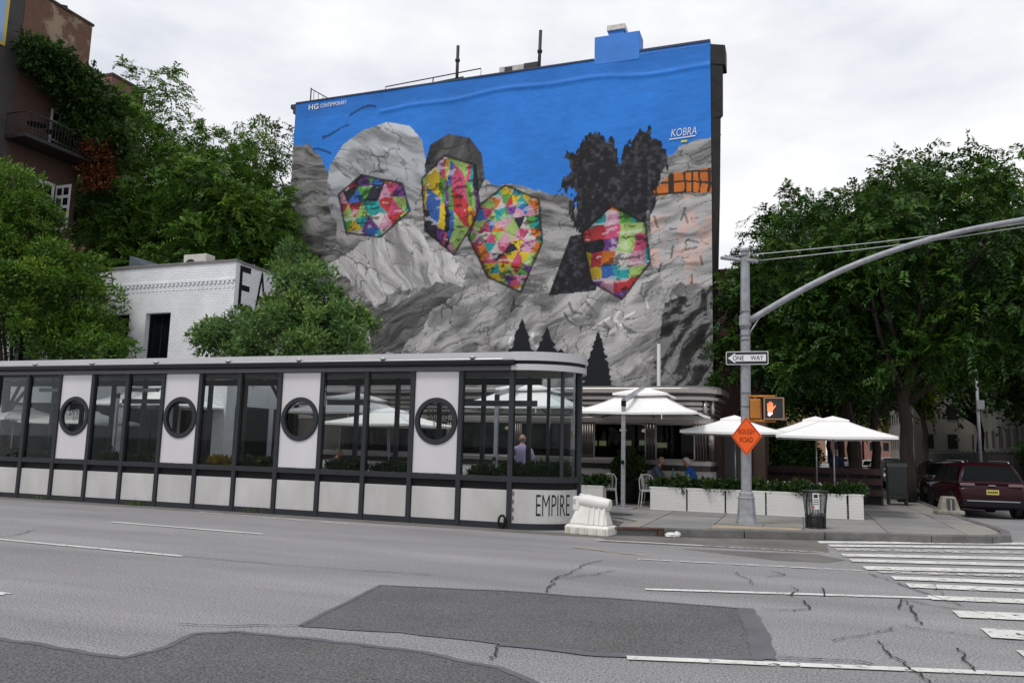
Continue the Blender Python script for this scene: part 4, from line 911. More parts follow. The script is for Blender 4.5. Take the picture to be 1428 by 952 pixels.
m.xprism([(cx - .055, cz - .06), (cx + .045, cz - .06), (cx + .062, cz + .03), (cx + .055, cz + .06), (cx - .06, cz + .06), (cx - .065, cz + .0)], y, y + .004)
for dx, h in ((-.048, .125), (-.016, .155), (.016, .16), (.046, .13)): m.xprism([(cx + dx - .0125, cz + .055), (cx + dx + .0125, cz + .055), (cx + dx + .012, cz + h), (cx + dx, cz + h + .012), (cx + dx - .012, cz + h)], y - .0005, y + .0035)
m.xprism([(cx + .035, cz - .05), (cx + .065, cz - .0), (cx + .118, cz + .075), (cx + .105, cz + .09), (cx + .05, cz + .035)], y - .001, y + .003)
m.build('hand_symbol', M_hand, PS)
MB().xprism([(cx - .06, cz - .125), (cx - .02, cz - .16), (cx + .05, cz - .10), (cx + .04, cz - .065), (cx - .05, cz - .065)], y, y + .004).build('hand_cuff', mat('lit_cuff', (1, .7, .7), .5, emit=(1, .62, .55), estr=.7), PS)
MB().box(PX + .11, PX + .34, PY - .12, PY + .25, 2.49, 2.93).build('side_housing', M_yel, PS, bev=.02)
for zz in (2.985, 2.44): MB().tube([(PX + .08, PY - .08, zz), (PX + .65, PY - .1, zz)], .028, 8).build('bracket', M_yel, PS, smooth=True)
for xx in (PX + .22, PX + .6):
    MB().tube([(xx, PY - .08, 2.93), (xx, PY - .08, 2.985)], .02, 6).build('stem', M_yel, PS); MB().tube([(xx, PY - .08, 2.44), (xx, PY - .08, 2.49)], .02, 6).build('stem', M_yel, PS)

# ------------------------------------------------------------------ wire litter basket
BX, BY = .34, 18.55
BK = thing('litter_basket', 'black wire mesh litter basket with a white notice on the pavement corner', 'litter bin', (BX, BY, ZP))
def rb(u): return .205 + .012 * u + .075 * max(0, u - .25) ** 1.6
HB = .80; Mw = mat('basket_black', (.014, .014, .014), .5, nscale=8, namt=.3)
for k in range(8):
    a = 2 * PI * (k + .3) / 8; MB().bar((BX + rb(0) * math.cos(a), BY + rb(0) * math.sin(a), ZP), (BX + rb(.5) * math.cos(a), BY + rb(.5) * math.sin(a), ZP + HB * .5), .035, .01).bar((BX + rb(.5) * math.cos(a), BY + rb(.5) * math.sin(a), ZP + HB * .5), (BX + rb(1) * math.cos(a), BY + rb(1) * math.sin(a), ZP + HB), .035, .01).build('strap', Mw, BK)
wm = MB()
for k in range(40):
    a = 2 * PI * k / 40; wm.tube([(BX + rb(u) * math.cos(a), BY + rb(u) * math.sin(a), ZP + HB * u) for u in (.03, .4, .7, 1)], .0035, 4, cap=False)
for k in range(16):
    u = .05 + k / 16 * .95; n = 24; r = rb(u); z = ZP + HB * u
    wm.tube([(BX + r * math.cos(2 * PI * q / n), BY + r * math.sin(2 * PI * q / n), z) for q in range(n + 1)], .0035, 4, cap=False)
wo = wm.build('wire_mesh', Mw, BK); wo['kind'] = 'stuff'
for u, r_ in ((0.01, .014), (.33, .012), (.98, .018)):
    MB().tube([(BX + rb(u) * math.cos(2 * PI * q / 28), BY + rb(u) * math.sin(2 * PI * q / 28), ZP + HB * u + .01) for q in range(29)], r_, 6, cap=False).build('hoop', Mw, BK)
MB().lathe([(.19, .02), (.2, .06), (.2, .22), (.15, .27), (.05, .25)], 14, (BX, BY, ZP)).build('bin_liner', mat('bin_liner', (.02, .02, .022), .35, nscale=9, namt=.4, bump=.6), BK, smooth=True)
rdl = random.Random(3)
for k in range(7):
    a = rdl.uniform(0, 6.28); r = rdl.uniform(.02, .15); o = MB().sphere((BX + r * math.cos(a), BY + r * math.sin(a), ZP + .29), .05, .045, .04, 7, 5).build('rubbish', mat('rubbish_%d' % (k % 4), [(.5, .45, .4), (.12, .16, .05), (.3, .32, .4), (.2, .12, .07)][k % 4], .6), BK)
MB().box(BX - .055, BX + .075, BY - .287, BY - .28, ZP + .42, ZP + .76).build('notice', mat('notice_white', (.6, .6, .6), .5), BK)
MB().box(BX - .03, BX + .05, BY - .2895, BY - .2872, ZP + .66, ZP + .735).build('notice_emblem', Mw, BK)
for k in range(3): MB().box(BX - .045, BX + .065, BY - .2895, BY - .2872, ZP + .61 - .045 * k, ZP + .625 - .045 * k).build('notice_line', Mw, BK)
MB().box(BX - .05, BX - .02, BY - .2895, BY - .2872, ZP + .43, ZP + .5).build('notice_stripe', mat('notice_red', (.4, .05, .05), .5), BK)

# ------------------------------------------------------------------ translucent water-filled barrier
WB = thing('plastic_barrier', 'grubby white water-filled plastic barrier at the end of the enclosure', 'barrier', (-4.03, 16.12, 0), R_(-9))
M_pl = mat('barrier_plastic', (.62, .60, .56), .45, nscale=3, namt=.1, col2=(.76, .745, .71)); M_pl2 = mat('barrier_plastic_dirty', (.36, .34, .22), .55, nscale=4, namt=.1, col2=(.70, .68, .60))
m = MB(); m.add([(-.47, -.27, 0), (.47, -.27, 0), (.47, .27, 0), (-.47, .27, 0), (-.48, -.28, .16), (.48, -.28, .16), (.48, .28, .16), (-.48, .28, .16), (-.44, -.22, .2), (.44, -.22, .2), (.44, .22, .2), (-.44, .22, .2)],
    [(0, 3, 2, 1), (0, 1, 5, 4), (1, 2, 6, 5), (2, 3, 7, 6), (3, 0, 4, 7), (4, 5, 9, 8), (5, 6, 10, 9), (6, 7, 11, 10), (7, 4, 8, 11), (8, 9, 10, 11)]).build('base', M_pl, WB, local=True, bev=.02)
for k in range(5): MB().box(-.44 + k * .2, -.36 + k * .2, -.295, -.27, .01, .15).build('base_lug', M_pl2, WB, local=True, bev=.008)
m = MB(); xs_ = [-.43, -.38]; rows = [(.2, .22), (.4, .15), (.56, .09)]
m.add([(-.42, -.2, .2), (.42, -.2, .2), (.42, .2, .2), (-.42, .2, .2), (-.27, -.07, .6), (.34, -.07, .55), (.34, .07, .55), (-.27, .07, .6)], [(0, 3, 2, 1), (0, 1, 5, 4), (1, 2, 6, 5), (2, 3, 7, 6), (3, 0, 4, 7), (4, 5, 6, 7)]).build('body', M_pl, WB, local=True, bev=.03)
for k in range(4):
    x = -.02 + k * .115; MB().add([(x - .035, -.235, .2), (x + .035, -.235, .2), (x + .02, -.10, .56), (x - .02, -.10, .56), (x - .05, -.17, .2), (x + .05, -.17, .2), (x + .03, -.05, .56), (x - .03, -.05, .56)], [(0, 1, 2, 3), (4, 0, 3, 7), (1, 5, 6, 2), (3, 2, 6, 7), (0, 4, 5, 1)]).build('rib', M_pl, WB, local=True, bev=.015)
MB().tube([(-.26, 0, .68), (-.1, 0, .67), (.2, 0, .63), (.42, 0, .60)], [.115, .135, .135, .12], 14).build('barrel', M_pl, WB, local=True, smooth=True, bev=.02)
MB().box(-.38, -.22, -.12, .12, .46, .76).build('end_lug', M_pl, WB, local=True, bev=.035)
MB().sphere((-.22, 0, .79), .05, .06, .025, 10, 6).build('filler_cap', M_pl, WB, local=True)
for k in range(3): MB().box(-.36, -.30, -.1225, -.1205, .60 + .035 * k, .62 + .035 * k).build('moulded_mark', mat('mark_grey', (.3, .29, .26), .6), WB, local=True)
# litter bag in the gutter
rng = np.random.default_rng(8); m = MB(); m.sphere((0, 0, .04), .16, .07, .05, 14, 8); m.sphere((.1, .0, .06), .07, .06, .055, 12, 8)
m.v = [(x + rng.normal() * .008, y + rng.normal() * .008, max(.003, z + rng.normal() * .01)) for x, y, z in m.v]
lb = m.build('plastic_bag', mat('bag_white', (.7, .7, .7), .4)); lb.location = (-2.42, 16.45, .004); tag(lb, 'crumpled white plastic bag lying in the gutter by the kerb', 'bag')
# broken concrete footing at the corner
m = MB(); m.prism([(-.36, -.2), (.36, -.2), (.36, .2), (-.36, .2)], 0, .12); 
m.add([(-.27, -.16, .12), (.27, -.16, .12), (.27, .16, .12), (-.27, .16, .12), (-.18, -.1, .5), (.16, -.1, .5), (.16, .1, .5), (-.18, .1, .5)], [(0, 1, 5, 4), (1, 2, 6, 5), (2, 3, 7, 6), (3, 0, 4, 7), (4, 5, 6, 7)])
fb = thing('barrier_stub', 'small dirty white concrete barrier stub at the kerb beside the maroon car', 'barrier', (3.98, 25.4, ZP), R_(12))
m.build('block', mat('stub_concrete', (.24, .225, .19), .85, nscale=5, namt=.4, bump=.4), fb, local=True, bev=.03)
MB().box(-.09, .1, -.17, -.11, .1, .44).build('dark_recess', mat('stub_dark', (.06, .06, .06), .8), fb, local=True)
MB().box(-.015, .02, -.185, -.165, .1, .42).build('brace', mat('stub_light', (.3, .29, .26), .8), fb, local=True)
# relay box
RB = thing('storage_box', 'dark green street mail storage box on legs beside the tree trunk', 'street box', (3.05, 29, ZP))
M_gr = mat('box_green', (.009, .013, .010), .5, nscale=3, namt=.2)
MB().box(2.76, 3.36, 28.75, 29.3, ZP + .2, 1.42).build('cabinet', M_gr, RB, bev=.02); m = MB(); m.tube([(2.75, 29.02, 1.42), (3.37, 29.02, 1.42)], .27, 16); m.v = [(x, y, 1.42 + max(0, z - 1.42) * .6) for x, y, z in m.v]; m.build('domed_top', M_gr, RB)
for x in (2.8, 3.32):
    for y in (28.79, 29.26): MB().box(x - .03, x + .03, y - .03, y + .03, ZP, ZP + .2).build('leg', M_gr, RB)
MB().box(2.8, 3.32, 28.735, 28.75, .5, 1.35).build('door', M_gr, RB)
# ------------------------------------------------------------------ building with the painted wall (abstract stand-in for the mural)
YM = 34.0; MX0, MX1, MZT = -25.2, -3.28, 19.85
MU = thing('mural_building', 'tall building whose side wall carries a blue, grey and multicoloured mural', 'building', (-14, YM, 0))
def U(n, m, mm, par=MU, **k): return m.build(n, mm, par, **k)
M_mbrick = brick_mat('old_brick', (.16, .07, .05), (.11, .05, .04), (.18, .16, .14))
M_mblue = mat('mural_blue', (.023, .185, .62), .6, nscale=1.0, namt=.15, bump=.5, bscale=3)
U('wall', MB().prism([(MX0, YM + .25), (MX1 - .02, YM + .25), (MX1 - .02, YM + .4), (-6.5, 50), (MX0, 50)], 0, MZT - .1), M_mbrick)
def vnoise(x, y, seed=0):
    rg = np.random.default_rng(seed); G = rg.random((64, 64)); xi = np.floor(x).astype(int); yi = np.floor(y).astype(int); fx = x - xi; fy = y - yi; fx = fx * fx * (3 - 2 * fx); fy = fy * fy * (3 - 2 * fy)
    g = lambda a, b: G[a % 64, b % 64]
    return (g(xi, yi) * (1 - fx) + g(xi + 1, yi) * fx) * (1 - fy) + (g(xi, yi + 1) * (1 - fx) + g(xi + 1, yi + 1) * fx) * fy
def fbm(x, y, seed=0, o=4):
    s = 0; a = .5; t = 0
    for k in range(o): s = s + a * vnoise(x * 2 ** k + 17 * k, y * 2 ** k + 31 * k, seed + k); t += a; a *= .55
    return s / t
def inside(px, py, poly):
    r = np.zeros(px.shape, bool); n = len(poly)
    for i in range(n):
        x1, y1 = poly[i]; x2, y2 = poly[(i + 1) % n]
        c = ((y1 > py) != (y2 > py)); xx = (x2 - x1) * (py - y1) / ((y2 - y1) or 1e-9) + x1; r ^= c & (px < xx)
    return r
def seg_dist(px, py, poly, close=True):
    d = np.full(px.shape, 1e9); n = len(poly)
    for i in range(n if close else n - 1):
        ax, ay = poly[i]; bx, by = poly[(i + 1) % n]; dx, dy = bx - ax, by - ay; t = np.clip(((px - ax) * dx + (py - ay) * dy) / (dx * dx + dy * dy + 1e-9), 0, 1)
        d = np.minimum(d, np.hypot(px - ax - t * dx, py - ay - t * dy))
    return d
SH = {
 'ridge': [(-25.59, 3.72), (-25.43, 17.45), (-24.25, 17.48), (-23.90, 17.00), (-23.29, 16.54), (-22.40, 14.89), (-18.58, 15.67), (-16.95, 15.21), (-13.84, 14.54), (-12.36, 14.12), (-11.27, 13.74), (-10.73, 13.48), (-9.51, 13.27), (-8.48, 12.33), (-6.01, 13.80), (-5.69, 14.61), (-4.74, 15.07), (-4.11, 15.34), (-3.02, 15.41), (-3.01, 3.0), (-25.6, 3.0)],
 'dome_light': [(-22.95, 14.70), (-22.83, 16.10), (-22.11, 17.20), (-20.99, 17.86), (-19.53, 18.15), (-18.19, 17.76), (-17.50, 16.96), (-17.21, 15.80), (-17.32, 14.57), (-17.74, 13.35), (-21.74, 12.53), (-22.57, 13.43)],
 'gem_a': [(-22.2, 14.5), (-20.9, 15.45), (-18.5, 14.75), (-18.0, 13.3), (-19.6, 12.05), (-21.6, 12.4)],
 'dome_dark': [(-17.28, 15.54), (-17.01, 16.64), (-16.04, 17.09), (-14.87, 16.77), (-14.19, 15.85), (-14.00, 14.56), (-14.38, 13.80), (-16.91, 14.39)],
 'gem_b': [(-17.4, 14.9), (-16.2, 16.0), (-14.5, 15.3), (-14.2, 12.9), (-15.5, 10.9), (-17.1, 12.2)],
 'gem_c': [(-14.2, 13.3), (-12.9, 14.15), (-11.2, 13.3), (-11.0, 11.2), (-12.0, 8.9), (-13.7, 9.7), (-14.75, 11.7)],
 'plume': [(-9.28, 11.54), (-9.61, 13.28), (-10.39, 13.94), (-9.88, 14.58), (-9.82, 15.49), (-8.86, 16.01), (-7.84, 16.03), (-7.43, 15.20), (-7.16, 14.76), (-6.84, 15.85), (-6.18, 16.08), (-5.37, 15.24), (-5.21, 14.22), (-5.69, 13.27), (-5.98, 12.13), (-6.10, 10.99), (-8.80, 11.17)],
 'wedge': [(-10.64, 8.68), (-9.65, 11.40), (-8.47, 11.58), (-8.37, 8.81)],
 'gem_d': [(-9.1, 11.5), (-7.7, 12.7), (-6.2, 11.8), (-5.95, 10.0), (-7.2, 8.35), (-8.6, 9.2)],
 'blocks': [(-5.82, 13.21), (-5.05, 13.97), (-3.0, 14.09), (-3.0, 12.95), (-4.90, 13.03), (-5.69, 12.97)],
 'slab': [(-23.11, 10.49), (-20.03, 12.11), (-17.73, 13.05), (-16.78, 11.23), (-14.46, 10.59), (-14.99, 9.56), (-18.27, 9.36), (-19.84, 8.70), (-21.58, 10.03)],
 'slab2': [(-20.69, 9.10), (-19.01, 8.30), (-16.32, 9.63), (-14.80, 9.45), (-16.64, 7.94), (-18.10, 6.03), (-19.70, 6.05)],
 'darkbr': [(-5.38, 8.04), (-3.0, 8.90), (-3.0, 3.2), (-6.15, 3.2)],
 'stone_r': [(-5.92, 12.13), (-5.37, 12.91), (-3.0, 12.89), (-3.0, 9.06), (-5.38, 8.84), (-5.91, 10.49)]}
PAL = np.array([(.80, .58, .03), (.70, .10, .22), (.03, .40, .42), (.12, .42, .07), (.05, .17, .55), (.78, .22, .03), (.22, .07, .34), (.70, .66, .62), (.60, .05, .06), (.72, .36, .50), (.03, .03, .05), (.42, .62, .18)])
def paint_wall(X, Z):
    n1 = fbm(X * .45, Z * .45, 1); n2 = fbm(X * 2.2, Z * 6, 9); wx = X + .35 * (fbm(X * 1.4, Z * 1.4, 21) - .5) * 2; wz = Z + .35 * (fbm(X * 1.4, Z * 1.4, 41) - .5) * 2
    blue = np.array([.027, .225, .76]); col = blue[None] * (0.72 + .32 * n1 + .22 * (n2 - .5))[:, None]
    col *= np.where(Z > 18.9, .86, 1)[:, None]
    for k, (cx, cz) in enumerate([(-22.6, 18.0), (-21.0, 18.9), (-23.6, 16.9)]):
        d = np.abs(Z - cz - .25 * np.sin((X - cx) * 2 + k)) ; msk = (d < .07 + .12 * (n2 - .5)) & (np.abs(X - cx) < .8); col[msk] *= .35
    # cliff of grey rock: broken blocks with strata and cast folds
    def worley(u, v, seed):
        rg_ = np.random.default_rng(seed); J1 = rg_.random((64, 64)); J2 = rg_.random((64, 64)); J3 = rg_.random((64, 64)); ui = np.floor(u).astype(int); vi = np.floor(v).astype(int); f1 = np.full(u.shape, 9.); f2 = f1.copy(); cid = f1 * 0; vv = f1 * 0
        for a in (-1, 0, 1):
            for b in (-1, 0, 1):
                p, q = (ui + a) % 64, (vi + b) % 64; dx_ = ui + a + J1[p, q] - u; dy_ = vi + b + J2[p, q] - v; dd = np.hypot(dx_, dy_); near = dd < f1
                f2 = np.where(near, f1, np.minimum(f2, dd)); cid = np.where(near, J3[p, q], cid); vv = np.where(near, -dy_ - .4 * dx_, vv); f1 = np.where(near, dd, f1)
        return f2 - f1, cid, vv
    def rock(scx, scz, seed, lo, hi, tilt=0.0):
        u = X * math.cos(tilt) + Z * math.sin(tilt); v = -X * math.sin(tilt) + Z * math.cos(tilt)
        a = fbm(u * scx, v * scz, seed, 5); b = fbm(u * scx * .35, v * scz * .35, seed + 7, 3); e = np.abs(fbm(u * scx * .8, v * scz * .8, seed + 13, 3) - .5) * 2
        g = np.clip((a - .5) * 1.9 + (b - .5) * 1.2 + .5, 0, 1); wb, wc, wv = worley(u * scx * .75 + .5 * (a - .5), v * scz * .42 + .5 * (b - .5), seed + 3); fu = u + 1.3 * (b - .5) * 2; fv = v + .9 * (fbm(u * .4, v * .4, seed + 19, 3) - .5) * 2; fold = np.clip((fbm(fu * scx * .7, fv * scz * 1.5, seed + 23, 5) - .5) * 3.6 + .52, 0, 1); g = np.clip(.30 * g + .62 * fold + .13 * wc + .16 * wv - .03, 0, 1); g = lo + (hi - lo) * g; thick = .05 * np.clip(a * 2.6 - 1.05, 0, 1); g = np.where(wb < thick, g * .38, g); g = np.where(e < .02, g * .5, g); return g
    m = inside(wx, wz, SH['ridge']); g = rock(.9, 2.4, 51, .05, .46); warm = np.array([1.0, .975, .96])
    # vertical joints of stacked boulders at the left edge and base
    stack = (X < -22.2) & m; gs = rock(1.1, 3.6, 71, .035, .30); g = np.where(stack, gs, g)
    col[m] = (g[:, None] * warm)[m]
    low = m & (Z < 9.6) & (X > -20); gl = rock(1.1, 1.9, 91, .12, .60, .5); col[low] = (gl[:, None] * warm)[low]
    # loose crossing brush strokes over the lower cliff
    rg = np.random.default_rng(77)
    for k in range(26):
        x0 = rg.uniform(-20, -3.8); z0 = rg.uniform(4.8, 9.2); a = rg.uniform(0, 6.28); pts = [(x0, z0)]
        for q in range(2): a += rg.uniform(-1.6, 1.6); pts.append((pts[-1][0] + .42 * math.cos(a), pts[-1][1] + .42 * math.sin(a)))
        box = (np.abs(X - x0) < 1.6) & (np.abs(Z - z0) < 1.6) & m; ii = np.nonzero(box)[0]
        d = seg_dist(X[ii], Z[ii], pts, False); col[ii[d < rg.uniform(.03, .075)]] *= .42 if rg.random() < .7 else 1.7
    for nm, lo, hi, tl in (('slab', .22, .70, -.9), ('slab2', .05, .22, .4), ('stone_r', .18, .58, .2)):
        q = inside(wx, wz, SH[nm]); gg = rock(.8, 2.6, 111 + len(nm), lo, hi, tl); col[q] = (gg[:, None] * warm)[q]
    q = inside(wx, wz, SH['stone_r']); pk = (fbm(X * 1.2, Z * 1.2, 133) > .55) & q; col[pk] = col[pk] * np.array([1.25, .95, .88]); 
    for k in range(11):
        x0 = rg.uniform(-5.7, -3.5); z0 = rg.uniform(8.4, 12.7); a0 = rg.uniform(-.5, .5) + (1.57 if k % 3 else 0); r = rg.uniform(.2, .55); pts = [(x0, z0), (x0 + r * math.cos(a0), z0 + r * math.sin(a0))]
        d = seg_dist(X, Z, pts, False); col[(d < .05) & q] *= .4
    q = inside(wx, wz, SH['darkbr']); gg = rock(1.6, 2.2, 151, .012, .30, .8); gg = np.where(gg < .15, gg * .35, gg); col[q] = np.repeat(gg[:, None], 3, 1)[q]
    # pale striated dome and dark domes
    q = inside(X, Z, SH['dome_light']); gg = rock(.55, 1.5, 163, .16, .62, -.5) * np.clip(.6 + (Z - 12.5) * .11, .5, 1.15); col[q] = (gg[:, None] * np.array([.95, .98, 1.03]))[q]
    for nm, cx, cz in (('dome_dark', -15.5, 14.2),):
        q = inside(X, Z, SH[nm]); ang = np.arctan2(X - cx, Z - cz); gg = rock(.8, 1.6, 171, .010, .11, .6); col[q] = np.repeat(gg[:, None], 3, 1)[q]
    px = X + .55 * (fbm(X * 3.2, Z * 1.1, 181, 4) - .5) * 2; pz = Z + .75 * (fbm(X * 3.4, Z * .8, 191, 4) - .5) * 2
    q = inside(px, pz, SH['plume']) | inside(X, Z, SH['wedge']); gg = .010 + .055 * np.clip((fbm(X * 5, Z * 5, 201, 3) - .5) * 3, 0, 1); col[q] = np.stack([gg, gg, gg * 1.25], 1)[q]
    # faceted colour crystals
    def facets(nm, mode, s, seed):
        q = inside(X, Z, SH[nm]); xq, zq = X[q], Z[q]; wob = .55 * (fbm(xq * .9, zq * .9, seed + 50, 3) - .5); wob2 = .55 * (fbm(xq * .9, zq * .9, seed + 60, 3) - .5)
        u, v = (xq + wob) / s, (zq + wob2) / s
        if mode == 'tri':
            a = np.floor(v / .866); uu = u + .5 * (a % 2); b = np.floor(uu); fu = uu - b; fv = v / .866 - a; up = (fv < 2 * np.minimum(fu, 1 - fu)); left = (fu < .5) & ~up; key = a * 131 + b * 17 + np.where(up, 0, np.where(left, 5, 22))
        elif mode == 'stripe': key = np.floor(u + .6 * np.sin(u * 1.7)) * 7 + np.floor(v * .28 + .3 * u) * 31
        else: key = np.floor(u) * 57 + np.floor(v) * 131
        h = np.abs(np.sin(key * 12.9898 + seed) * 43758.5453) % 1; c = PAL[(h * len(PAL)).astype(int)]
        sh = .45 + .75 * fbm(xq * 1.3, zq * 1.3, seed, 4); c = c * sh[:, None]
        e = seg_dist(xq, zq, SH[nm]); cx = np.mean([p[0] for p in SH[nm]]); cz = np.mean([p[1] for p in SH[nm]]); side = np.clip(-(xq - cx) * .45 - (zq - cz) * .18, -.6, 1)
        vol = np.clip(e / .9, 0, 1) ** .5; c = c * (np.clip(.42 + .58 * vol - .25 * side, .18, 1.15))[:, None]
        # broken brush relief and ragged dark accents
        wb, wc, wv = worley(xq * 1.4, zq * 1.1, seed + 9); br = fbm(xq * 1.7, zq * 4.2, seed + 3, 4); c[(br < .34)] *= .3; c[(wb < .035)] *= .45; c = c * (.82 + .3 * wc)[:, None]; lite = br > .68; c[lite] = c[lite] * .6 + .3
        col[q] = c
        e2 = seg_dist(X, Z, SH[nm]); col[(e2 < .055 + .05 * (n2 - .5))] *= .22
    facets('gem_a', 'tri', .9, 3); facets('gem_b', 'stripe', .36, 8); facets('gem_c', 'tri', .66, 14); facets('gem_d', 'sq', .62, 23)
    # orange block course
    q = inside(X, Z, SH['blocks']); bu = (X * 2.2 + .6 * n1 + .35 * np.sin(X * 3.1)) % 1; bz = (Z * 1.9 + .8 * n1 + .2 * X) % 1; c = np.where(((bu < .25) | (bz < .18))[:, None], np.array([.03, .025, .02]), np.array([.62, .17, .03]) * (.6 + .7 * fbm(X * 2, Z * 2, 221))[:, None]); col[q] = c[q]
    # painted fir trees along the foot
    for cx, zb, zt, hw in ((-11.9, 5.6, 7.64, .72), (-10.68, 5.6, 7.21, .62), (-8.28, 4.3, 6.95, .78), (-10.0, 5.4, 6.2, .5)):
        t = (zt - Z) / (zt - zb); q = (t > 0) & (t < 1) & (np.abs(X - cx) < hw * (t ** .8) * (.72 + .5 * vnoise(Z * 9 + cx, X * 2, 231))); col[q] = np.stack([.010 + 0 * X, .012 + 0 * X, .016 + 0 * X], 1)[q]
    return np.clip(col * (.94 + .12 * fbm(X * .8, Z * .3, 241))[:, None], 0.004, .9)
dx = .042; nx = int((MX1 - MX0) / dx) + 1; z0w = 3.2; nz_ = int((MZT - z0w) / dx) + 1
gx = np.linspace(MX0, MX1, nx); gz = np.linspace(z0w, MZT, nz_); GX, GZ = np.meshgrid(gx, gz); GXf, GZf = GX.ravel(), GZ.ravel()
relief = .05 * (fbm(GXf * .35, GZf * .35, 301) - .5) + .018 * (fbm(GXf * 1.5, GZf * 2.5, 311) - .5) - .05 * np.exp(-((GZf - (18.9 + .12 * np.sin(GXf * .4) + .06 * np.sin(GXf * 1.3))) / .12) ** 2) * (GXf > -20)
co = np.stack([GXf + 14, relief, GZf], 1); me = bpy.data.meshes.new('painted_wall'); me.vertices.add(len(co)); me.vertices.foreach_set('co', co.ravel().astype(np.float32))
ii = np.arange(nx * nz_).reshape(nz_, nx); F = np.stack([ii[:-1, :-1], ii[:-1, 1:], ii[1:, 1:], ii[1:, :-1]], -1).reshape(-1, 4).astype(np.int32)
me.loops.add(F.size); me.loops.foreach_set('vertex_index', F.ravel()); me.polygons.add(len(F)); me.polygons.foreach_set('loop_start', np.arange(0, F.size, 4, dtype=np.int32)); me.update(calc_edges=True)
me.polygons.foreach_set('use_smooth', np.ones(len(F), bool))
ca = me.color_attributes.new('paint', 'FLOAT_COLOR', 'POINT'); pc = np.ones((len(co), 4), np.float32); pc[:, :3] = paint_wall(GXf, GZf); ca.data.foreach_set('color', pc.ravel())
mm = bpy.data.materials.new('mural_paint'); mm.use_nodes = True; t_ = mm.node_tree; b_ = t_.nodes['Principled BSDF']; at_ = N(t_, 'ShaderNodeAttribute', attribute_name='paint'); t_.links.new(at_.outputs['Color'], b_.inputs['Base Color']); b_.inputs['Roughness'].default_value = .62; b_.inputs['Specular IOR Level'].default_value = .25
tc_ = N(t_, 'ShaderNodeTexCoord'); sp_ = N(t_, 'ShaderNodeSeparateXYZ'); cb_ = N(t_, 'ShaderNodeCombineXYZ'); t_.links.new(tc_.outputs['Object'], sp_.inputs[0]); t_.links.new(sp_.outputs['X'], cb_.inputs['X']); t_.links.new(sp_.outputs['Z'], cb_.inputs['Y'])
br_ = N(t_, 'ShaderNodeTexBrick'); br_.inputs['Scale'].default_value = 1.0; br_.inputs['Brick Width'].default_value = .3; br_.inputs['Row Height'].default_value = .1; br_.inputs['Mortar Size'].default_value = .012; t_.links.new(cb_.outputs[0], br_.inputs['Vector'])
bp_ = N(t_, 'ShaderNodeBump', Strength=.45, Distance=.02); bp_.invert = True; t_.links.new(br_.outputs['Fac'], bp_.inputs['Height']); t_.links.new(bp_.outputs[0], b_.inputs['Normal'])
me.materials.append(mm); pw = bpy.data.objects.new('painted_wall', me); COL.objects.link(pw); pw.parent = MU; ORG[pw.name] = ORG[MU.name]
pw['label'] = 'painted wall with grey rocks, blue sky and bright faceted shapes'
# edges, parapet, chimney
U('parapet_coping', MB().box(MX0, -8.62, YM - .04, YM + .35, MZT, MZT + .08).box(-6.44, MX1, YM - .04, YM + .35, MZT + .1, MZT + .2), mat('coping_dark', (.03, .045, .09), .7))
U('parapet', MB().box(-6.44, MX1 - .003, YM - .0, YM + .3, MZT - .05, MZT + .1), M_mblue)
ch = U('chimney', MB().box(-8.6, -6.46, YM - .012, YM + .9, 19.6, 21.0), M_mblue, bev=.02)
MB().box(-7.95, -7.25, YM + .1, YM + .7, 21.0, 21.25).build('flue_neck', M_mblue, ch); MB().box(-8.02, -7.16, YM + .02, YM + .78, 21.25, 21.5).build('flue_cap', mat('flue_white', (.6, .57, .52), .8, nscale=4, namt=.25), ch)
M_iron = mat('roof_iron', (.02, .018, .018), .6)
# street facade edge with bracketed cornice, seen edge-on
fc = U('street_cornice', MB().prism([(MX1, YM + .02), (MX1 + .62, YM + .3), (MX1 + .62, YM + 1.2), (MX1, YM + 1.2)], 18.9, 19.85), mat('cornice_brown', (.014, .012, .012), .7, nscale=3, namt=.4), bev=.02)
m = MB(); zs = [18.9, 16.5, 16.4, 13, 9.5, 6.5, 4.4]; ws = [.52, .50, .40, .34, .24, .14, .05]
for i in range(len(zs) - 1):
    a, b = ws[i], ws[i + 1]; m.add([(MX1, YM + .05, zs[i + 1]), (MX1 + b, YM + .3, zs[i + 1]), (MX1, YM + .5, zs[i + 1]), (MX1, YM + .05, zs[i]), (MX1 + a, YM + .3, zs[i]), (MX1, YM + .5, zs[i])], [(0, 1, 4, 3), (1, 2, 5, 4), (0, 2, 1), (3, 4, 5), (2, 0, 3, 5)])
U('street_facade_edge', m, MATS['cornice_brown'])
for zz in (18.2, 17.0, 15.2): MB().bar((MX1 + .05, YM - .0, zz), (MX1 + .42, YM + .02, zz + .35), .04).build('bracket', MATS['cornice_brown'], fc)
U('rear_cornice', MB().box(MX0 - .35, MX0, YM + .02, YM + .6, MZT - .2, MZT + .02).box(MX0 - .18, MX0, YM + .02, YM + .6, MZT - .5, MZT - .2), M_iron)
